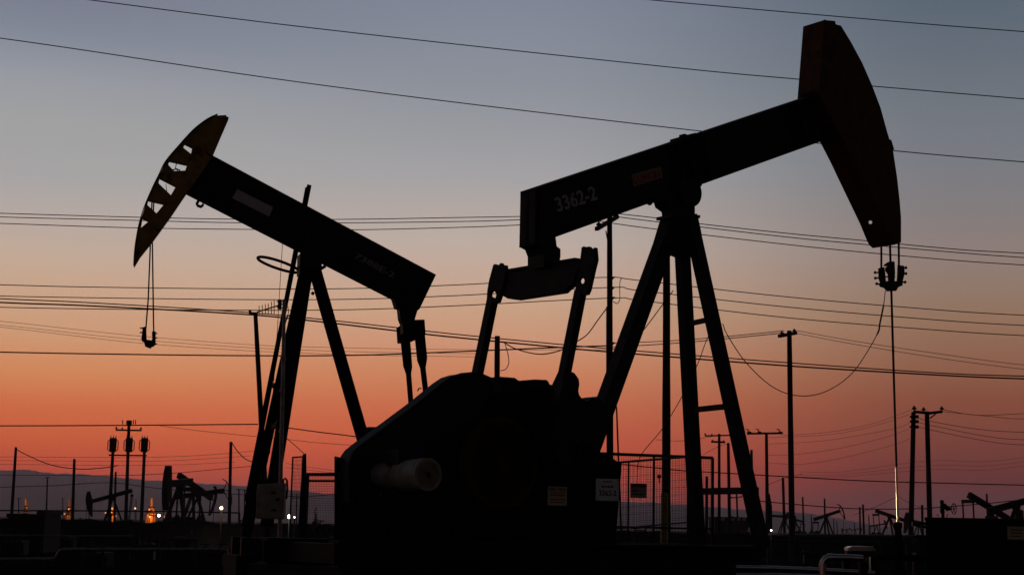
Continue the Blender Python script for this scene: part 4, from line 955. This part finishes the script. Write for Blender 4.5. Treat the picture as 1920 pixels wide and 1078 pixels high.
# ------------------------------------------------------------------ far pumpjacks (parametric)
def far_pj(px,py,Y,s,face,tilt,yaw,label,mt=FARSTEEL,headmt=None,open_head=False,big=4.6):
    """px,py : pixel of the beam pivot; s: pivot height metres; face=+1 head to the right"""
    p=at(px,py,Y); H_=p.z if s is None else s
    r=empty('pumpjack',(p.x,p.y,0),yaw,label,'pumpjack','pumpjacks far across the field')
    hm_=headmt or mt; u=H_/big; ca,sa=math.cos(R(tilt)),math.sin(R(tilt))
    def B(x,z): # beam coords to local
        return (face*(x*ca-z*sa), H_+x*sa+z*ca)
    bw=.2*u
    MB().xz([B(-2.3*u,.25*u),B(2.6*u,.25*u),B(2.6*u,-.2*u),B(-2.3*u,-.25*u)],-bw,bw).build('walking_beam',mt,r)
    hp=[B(2.45*u,1.25*u),B(2.75*u,1.3*u),B(3.05*u,.8*u),B(3.22*u,.2*u),B(3.28*u,-.5*u),B(3.2*u,-1.2*u),B(3.02*u,-1.75*u),B(2.9*u,-1.75*u),B(2.55*u,-.4*u),B(2.4*u,.2*u)]
    if open_head:
        arc_=[(2.5,1.2),(2.85,.95),(3.1,.4),(3.22,-.2),(3.22,-.9),(3.1,-1.5)]
        m_=MB()
        for (a,b),(c_,d_) in zip(arc_,arc_[1:]): 
            p0=B(a*u,b*u);p1=B(c_*u,d_*u); m_.bar((p0[0],0,p0[1]),(p1[0],0,p1[1]),.3*u,.08*u)
        for (a,b) in ((2.9,.85),(3.2,0),(3.1,-1.5)):
            p0=B(2.5*u,0);p1=B(a*u,b*u); m_.bar((p0[0],0,p0[1]),(p1[0],0,p1[1]),.1*u,.08*u)
        m_.build('horse_head',hm_,r)
    else: MB().xz(hp,-.2*u,.2*u).build('horse_head',hm_,r)
    for yy in (-.8*u,.8*u): MB().bar((0,yy*.1,H_-.2*u),(face*1.1*u,yy,.7*u),.2*u,.2*u).build('front_leg',mt,r)
    MB().bar((0,0,H_-.2*u),(-face*1.5*u,0,.9*u),.22*u,.22*u).build('rear_leg',mt,r)
    MB().cyl((0,-.25*u,H_-.25*u),(0,.25*u,H_-.25*u),.25*u,10).build('center_bearing',mt,r)
    tx,tz=B(-2.15*u,-.5*u)
    MB().box((tx-.1*u,-.9*u,tz-.2*u),(tx+.1*u,.9*u,tz+.1*u)).build('equalizer',mt,r)
    for yy in (-.85*u,.85*u):
        MB().bar((tx,yy,tz),(-face*2.0*u,yy,1.6*u),.1*u,.1*u).build('pitman_arm',mt,r)
        MB().xz([(-face*2.9*u,1.1*u),(-face*2.6*u,.7*u),(-face*1.8*u,1.2*u),(-face*1.8*u,1.7*u),(-face*2.3*u,1.9*u)],yy-.12*u,yy+.12*u).build('counterweight',mt,r)
    MB().xz([(-face*3.3*u,.5*u),(-face*1.3*u,.5*u),(-face*1.4*u,1.3*u),(-face*1.9*u,1.75*u),(-face*2.4*u,1.6*u),(-face*3.2*u,1.1*u)],-.5*u,.5*u).build('gearbox',mt,r)
    MB().box((-3.6*u,-.8*u,0),(1.8*u,.8*u,.5*u)).build('skid_frame',mt,r) if face>0 else MB().box((-1.8*u,-.8*u,0),(3.6*u,.8*u,.5*u)).build('skid_frame',mt,r)
    hx,hz=B(3.22*u,-.3*u)
    MB().cyl((hx,0,hz),(hx,0,.9*u),.03*u,6).build('rod',mt,r)
    return r
far_pj(212,929,150,None,-1,-17,R(8),'far pumpjack with dipping left head standing under the transformer poles')
far_pj(372,926,120,None,1,9,R(12),'far pumpjack with open frame head beside the yellow lamp',open_head=True)
far_pj(338,905,112,None,-1,-4,R(83),'far pumpjack seen nearly head on with upright horse head left of the yellow lamp',big=4.1)
far_pj(364,911,150,None,1,-24,R(58),'far pumpjack with raised tail end between the upright head and the yellow lamp',open_head=True)
far_pj(1470,968,300,None,-1,2,R(10),'tiny far pumpjack just left of the slim pole with head turned left',open_head=True,big=4.4)
far_pj(1549,966,270,None,1,17,R(18),'far pumpjack with beam raised to the right, right of the slim pole',open_head=True,big=4.3)
far_pj(1668,966,230,None,1,-16,R(15),'far pumpjack tipped down to the right behind the polished rod',big=4.3)
far_pj(1857,952,95,None,1,-28,R(14),'pumpjack with pale ochre head seen above the equipment box',headmt=HEADD)
far_pj(1905,944,85,None,1,15,R(8),'pumpjack beam rising out of the right edge above the equipment box')
far_pj(1588,992,520,None,-1,-12,R(20),'tiny pumpjack on the horizon left of the twin thin poles')
far_pj(1604,992,560,None,1,14,R(-15),'tinier pumpjack on the horizon beside the twin thin poles')

far_pj(1492,974,420,None,-1,12,R(25),'tiny pumpjack showing just right of the slim pole foot')
far_pj(1644,984,480,None,1,10,R(-20),'tiny pumpjack left of the kinked far pumpjack on the horizon')
far_pj(1722,978,300,None,-1,8,R(30),'small pumpjack framed between the pair of tall poles at right')
far_pj(1384,972,340,None,1,-10,R(20),'small pumpjack seen under the lowest tripod brace')
# ------------------------------------------------------------------ well manifolds on the field
def manifold(px,py,Y,wpx,label,seed):
    random.seed(seed); p=at(px,py,Y); k=Y/FPX; b0=Vector((p.x,p.y,0)); r=empty('valve_manifold',b0,R(random.uniform(-20,20)),label,'manifold','low valve manifolds on the dark ground')
    w=wpx*k; h=p.z
    MB().tube([(-w/2,0,h*.45),(w/2,0,h*.45)],.07,10).tube([(-w/2,0,h*.45),(-w/2,0,0)],.07,10).tube([(w/2,0,h*.45),(w/2,0,0)],.07,10).build('header_pipe',BLK2,r)
    n_=random.randint(2,4)
    for i in range(n_):
        x=-w/2+w*(i+.5)/n_+random.uniform(-.1,.1)*w/n_; hh=h*random.uniform(.7,1)
        v=MB().tube([(x,0,h*.4),(x,0,hh*.8),(x,0,hh*.8),(x,0,hh*.9),(x,0,hh*.9),(x,0,hh)],[.05,.05,.13,.13,.03,.03],10).build('valve',BLK2,r)
        MB().tube([(x+.16*math.cos(t*math.pi/6),.16*math.sin(t*math.pi/6),hh) for t in range(12)],.02,5,closed=True).tube([(x-.16,0,hh),(x+.16,0,hh)],.015,5).build('hand_wheel',BLK2,v)
    MB().box((-w*.3,.3,0),(w*.25,1.0,h*.55)).build('control_box',BLK2,r)
for i,a in enumerate([(25,990,64,40,'valve manifold below the low shed at the left edge'),(120,985,75,36,'valve manifold between the two left poles'),(275,992,60,50,'valve manifold in front of the largest lit stack'),(345,985,80,50,'valve manifold below the upright far horse head'),(400,1004,55,55,'valve manifold nearest the second pumpjack ladder foot'),(180,1012,50,40,'valve manifold in the dark lower left ground'),(1520,1012,80,34,'valve manifold right of the slim pole foot'),(1640,1010,75,40,'valve manifold left of the bright polished rod'),(1730,1000,60,30,'valve manifold between the tall pole pair and the gate valve'),(1390,990,120,36,'valve manifold seen under the lowest tripod brace'),(1205,985,60,40,'valve manifold behind the mesh guard'),(605,970,70,34,'valve manifold seen through the mesh left of the belt guard')]): manifold(*a,seed=i+3)

# ------------------------------------------------------------------ lit stacks and lamps
def lamp(px,py,Y,rp,mt,col,en,label,h=True,group='lit lamps across the field',aim=None):
    p=at(px,py,Y); k=Y/FPX; b0=Vector((p.x,p.y,0)); r=empty('lamp',b0,0,label,'lamp',group)
    MB().sph((0,0,p.z),rp*k,8).build('bulb',mt,r)
    MB().tube([(0,.1,p.z+rp*k*.6),(0,.1,0)],.05,6).build('lamp_post',FARSTEEL,r)
    if en:
        l=bpy.data.lights.new('lamp_light','POINT'); l.energy=en; l.color=col; l.shadow_soft_size=.3
        o=bpy.data.objects.new('lamp_light',l); COL.objects.link(o); o.location=(0,-rp*k*1.3-.4,p.z); o.parent=r
    if aim:
        l=bpy.data.lights.new('rod_highlight_spot','SPOT'); l.energy=aim[1]; l.color=(1,.8,.5); l.spot_size=R(4); l.spot_blend=.6; l.shadow_soft_size=.12  # narrow spot added at this lamp to put the highlight on the polished rod
        o=bpy.data.objects.new('rod_highlight_spot',l); COL.objects.link(o); src=p+Vector((.3,-.35,.0)); o.location=src-b0; o.parent=r
        o.rotation_euler=(src-Vector(aim[0])).to_track_quat('Z','Y').to_euler()
    return r
lamp(415,952,96,2.8,LAMPY,(1,.85,.5),60,'bright yellowish lamp under the open head of the far pumpjack')
lamp(542.5,968,80,3.4,LAMPW,(1,.95,.85),60,'brightest white lamp beside the junction box',aim=((wl.x,wl.y,wl.z+.2),30000))
lamp(552,969,82,1.3,LAMPW,(1,.95,.85),0,'small white lamp just right of the brightest lamp')
lamp(1446,993.5,94,1.4,LAMPW,(1,.9,.75),10,'small white lamp at the foot of the nearest tripod leg')
def stack(px,ytop,ybase,Y,w0,w1,label,en):
    p=at(px,ytop,Y); k=Y/FPX; r=empty('lit_stack',(p.x,p.y,0),0,label,'stack','orange lit stacks in the distance'); z1=p.z
    MB().tube([(0,0,z1),(0,0,z1-(ybase-ytop)*.4*k)],[w0*k/2,w0*k/2],10).build('chimney',STACK,r)
    MB().tube([(0,0,z1-(ybase-ytop)*.4*k),(0,0,z1-(ybase-ytop)*.6*k),(0,0,z1-(ybase-ytop)*.95*k),(0,0,0)],[w0*k/2,w1*k*.36,w1*k/2,w1*k/2],10).build('casing',STACK,r)
    m_=MB()
    for i in range(4):
        z=z1-(ybase-ytop)*(.45+.14*i)*k; m_.tube([((w0+(w1-w0)*(.3+.2*i))*k*.6*math.cos(t*math.pi/8),(w0+(w1-w0)*(.3+.2*i))*k*.6*math.sin(t*math.pi/8),z) for t in range(16)],.05*Y/150,4,closed=True)
    m_.build('platform_rail',FARSTEEL,r)
    for i,(dx,dz,ef) in enumerate(((-.8,.2,.5),(.8,.55,.6),(0.1,.95,.35))):
        l=bpy.data.lights.new('stack_light','POINT'); l.energy=en*ef*1.5; l.color=(1,.22,.025); l.shadow_soft_size=.3
        o=bpy.data.objects.new('stack_light',l); COL.objects.link(o); o.location=(dx*w1*k,-w1*k*.9,z1-(ybase-ytop)*dz*k); o.parent=r
    return r
stack(285,934,970,280,4.5,20,'largest orange lit stack right of the transformer poles',170)
stack(50,934,966,300,5,7,'orange lit stack behind the low shed at far left',25)
stack(131,935,968,300,4.5,10,'dim stack with orange lit base behind the second left pole',22)
stack(211,950,968,280,4,14,'squat orange lit stack behind the far pumpjack with dipping head',60)
SO=[(298,966,2.3,LAMPW,'white lamp at the foot of the largest lit stack'),(307,968,1.5,LAMPO,'orange lamp right of the white stack lamp'),(313,967,1.9,LAMPS,'pale lamp under the upright horse head'),(281,968,1.6,LAMPS,'small lamp at the left foot of the largest lit stack'),(288,957,1.3,LAMPO,'orange lamp halfway up the largest lit stack'),(280,955,1.3,LAMPO,'orange lamp left of the largest lit stack'),(253.5,952.5,1.7,LAMPS,'lamp between the middle and right transformer poles'),(198,961,1.3,LAMPO,'orange lamp left of the left transformer pole'),(210,953,1.7,LAMPO,'upper orange lamp behind the left transformer pole'),(209,960,1.5,LAMPO,'lower orange lamp behind the left transformer pole'),(216,967,2.0,LAMPO,'lowest orange lamp right of the left transformer pole'),(129,954,1.3,LAMPO,'orange lamp on the dim stack'),(121,963,1.1,LAMPO,'orange lamp at the foot of the dim stack'),(277,966,1.2,LAMPO,'tiny orange lamp at the left of the lit stacks'),(315,960.5,1,LAMPO,'tiny orange lamp above the pale lamp')]
for a,b,c_,m_,l in SO: lamp(a,b,270,c_,m_,(1,.4,.1),0,l)

# ------------------------------------------------------------------ haze
HAZE=True
if HAZE:
    hz=MB().box((-11500,-300,-3),(9500,10500,222)).build('haze',WIRE); hz.data.materials.clear()
    M=bpy.data.materials.new('haze_air'); M.use_nodes=True; t=M.node_tree
    for x in list(t.nodes): t.nodes.remove(x)
    o_=t.nodes.new('ShaderNodeOutputMaterial'); v=t.nodes.new('ShaderNodeVolumePrincipled'); v.inputs['Color'].default_value=(.85,.83,.98,1); v.inputs['Density'].default_value=.00012; v.inputs['Anisotropy'].default_value=.6
    t.links.new(v.outputs[0],o_.inputs['Volume']); hz.data.materials.append(M); tag(hz,None,None,kind='stuff')
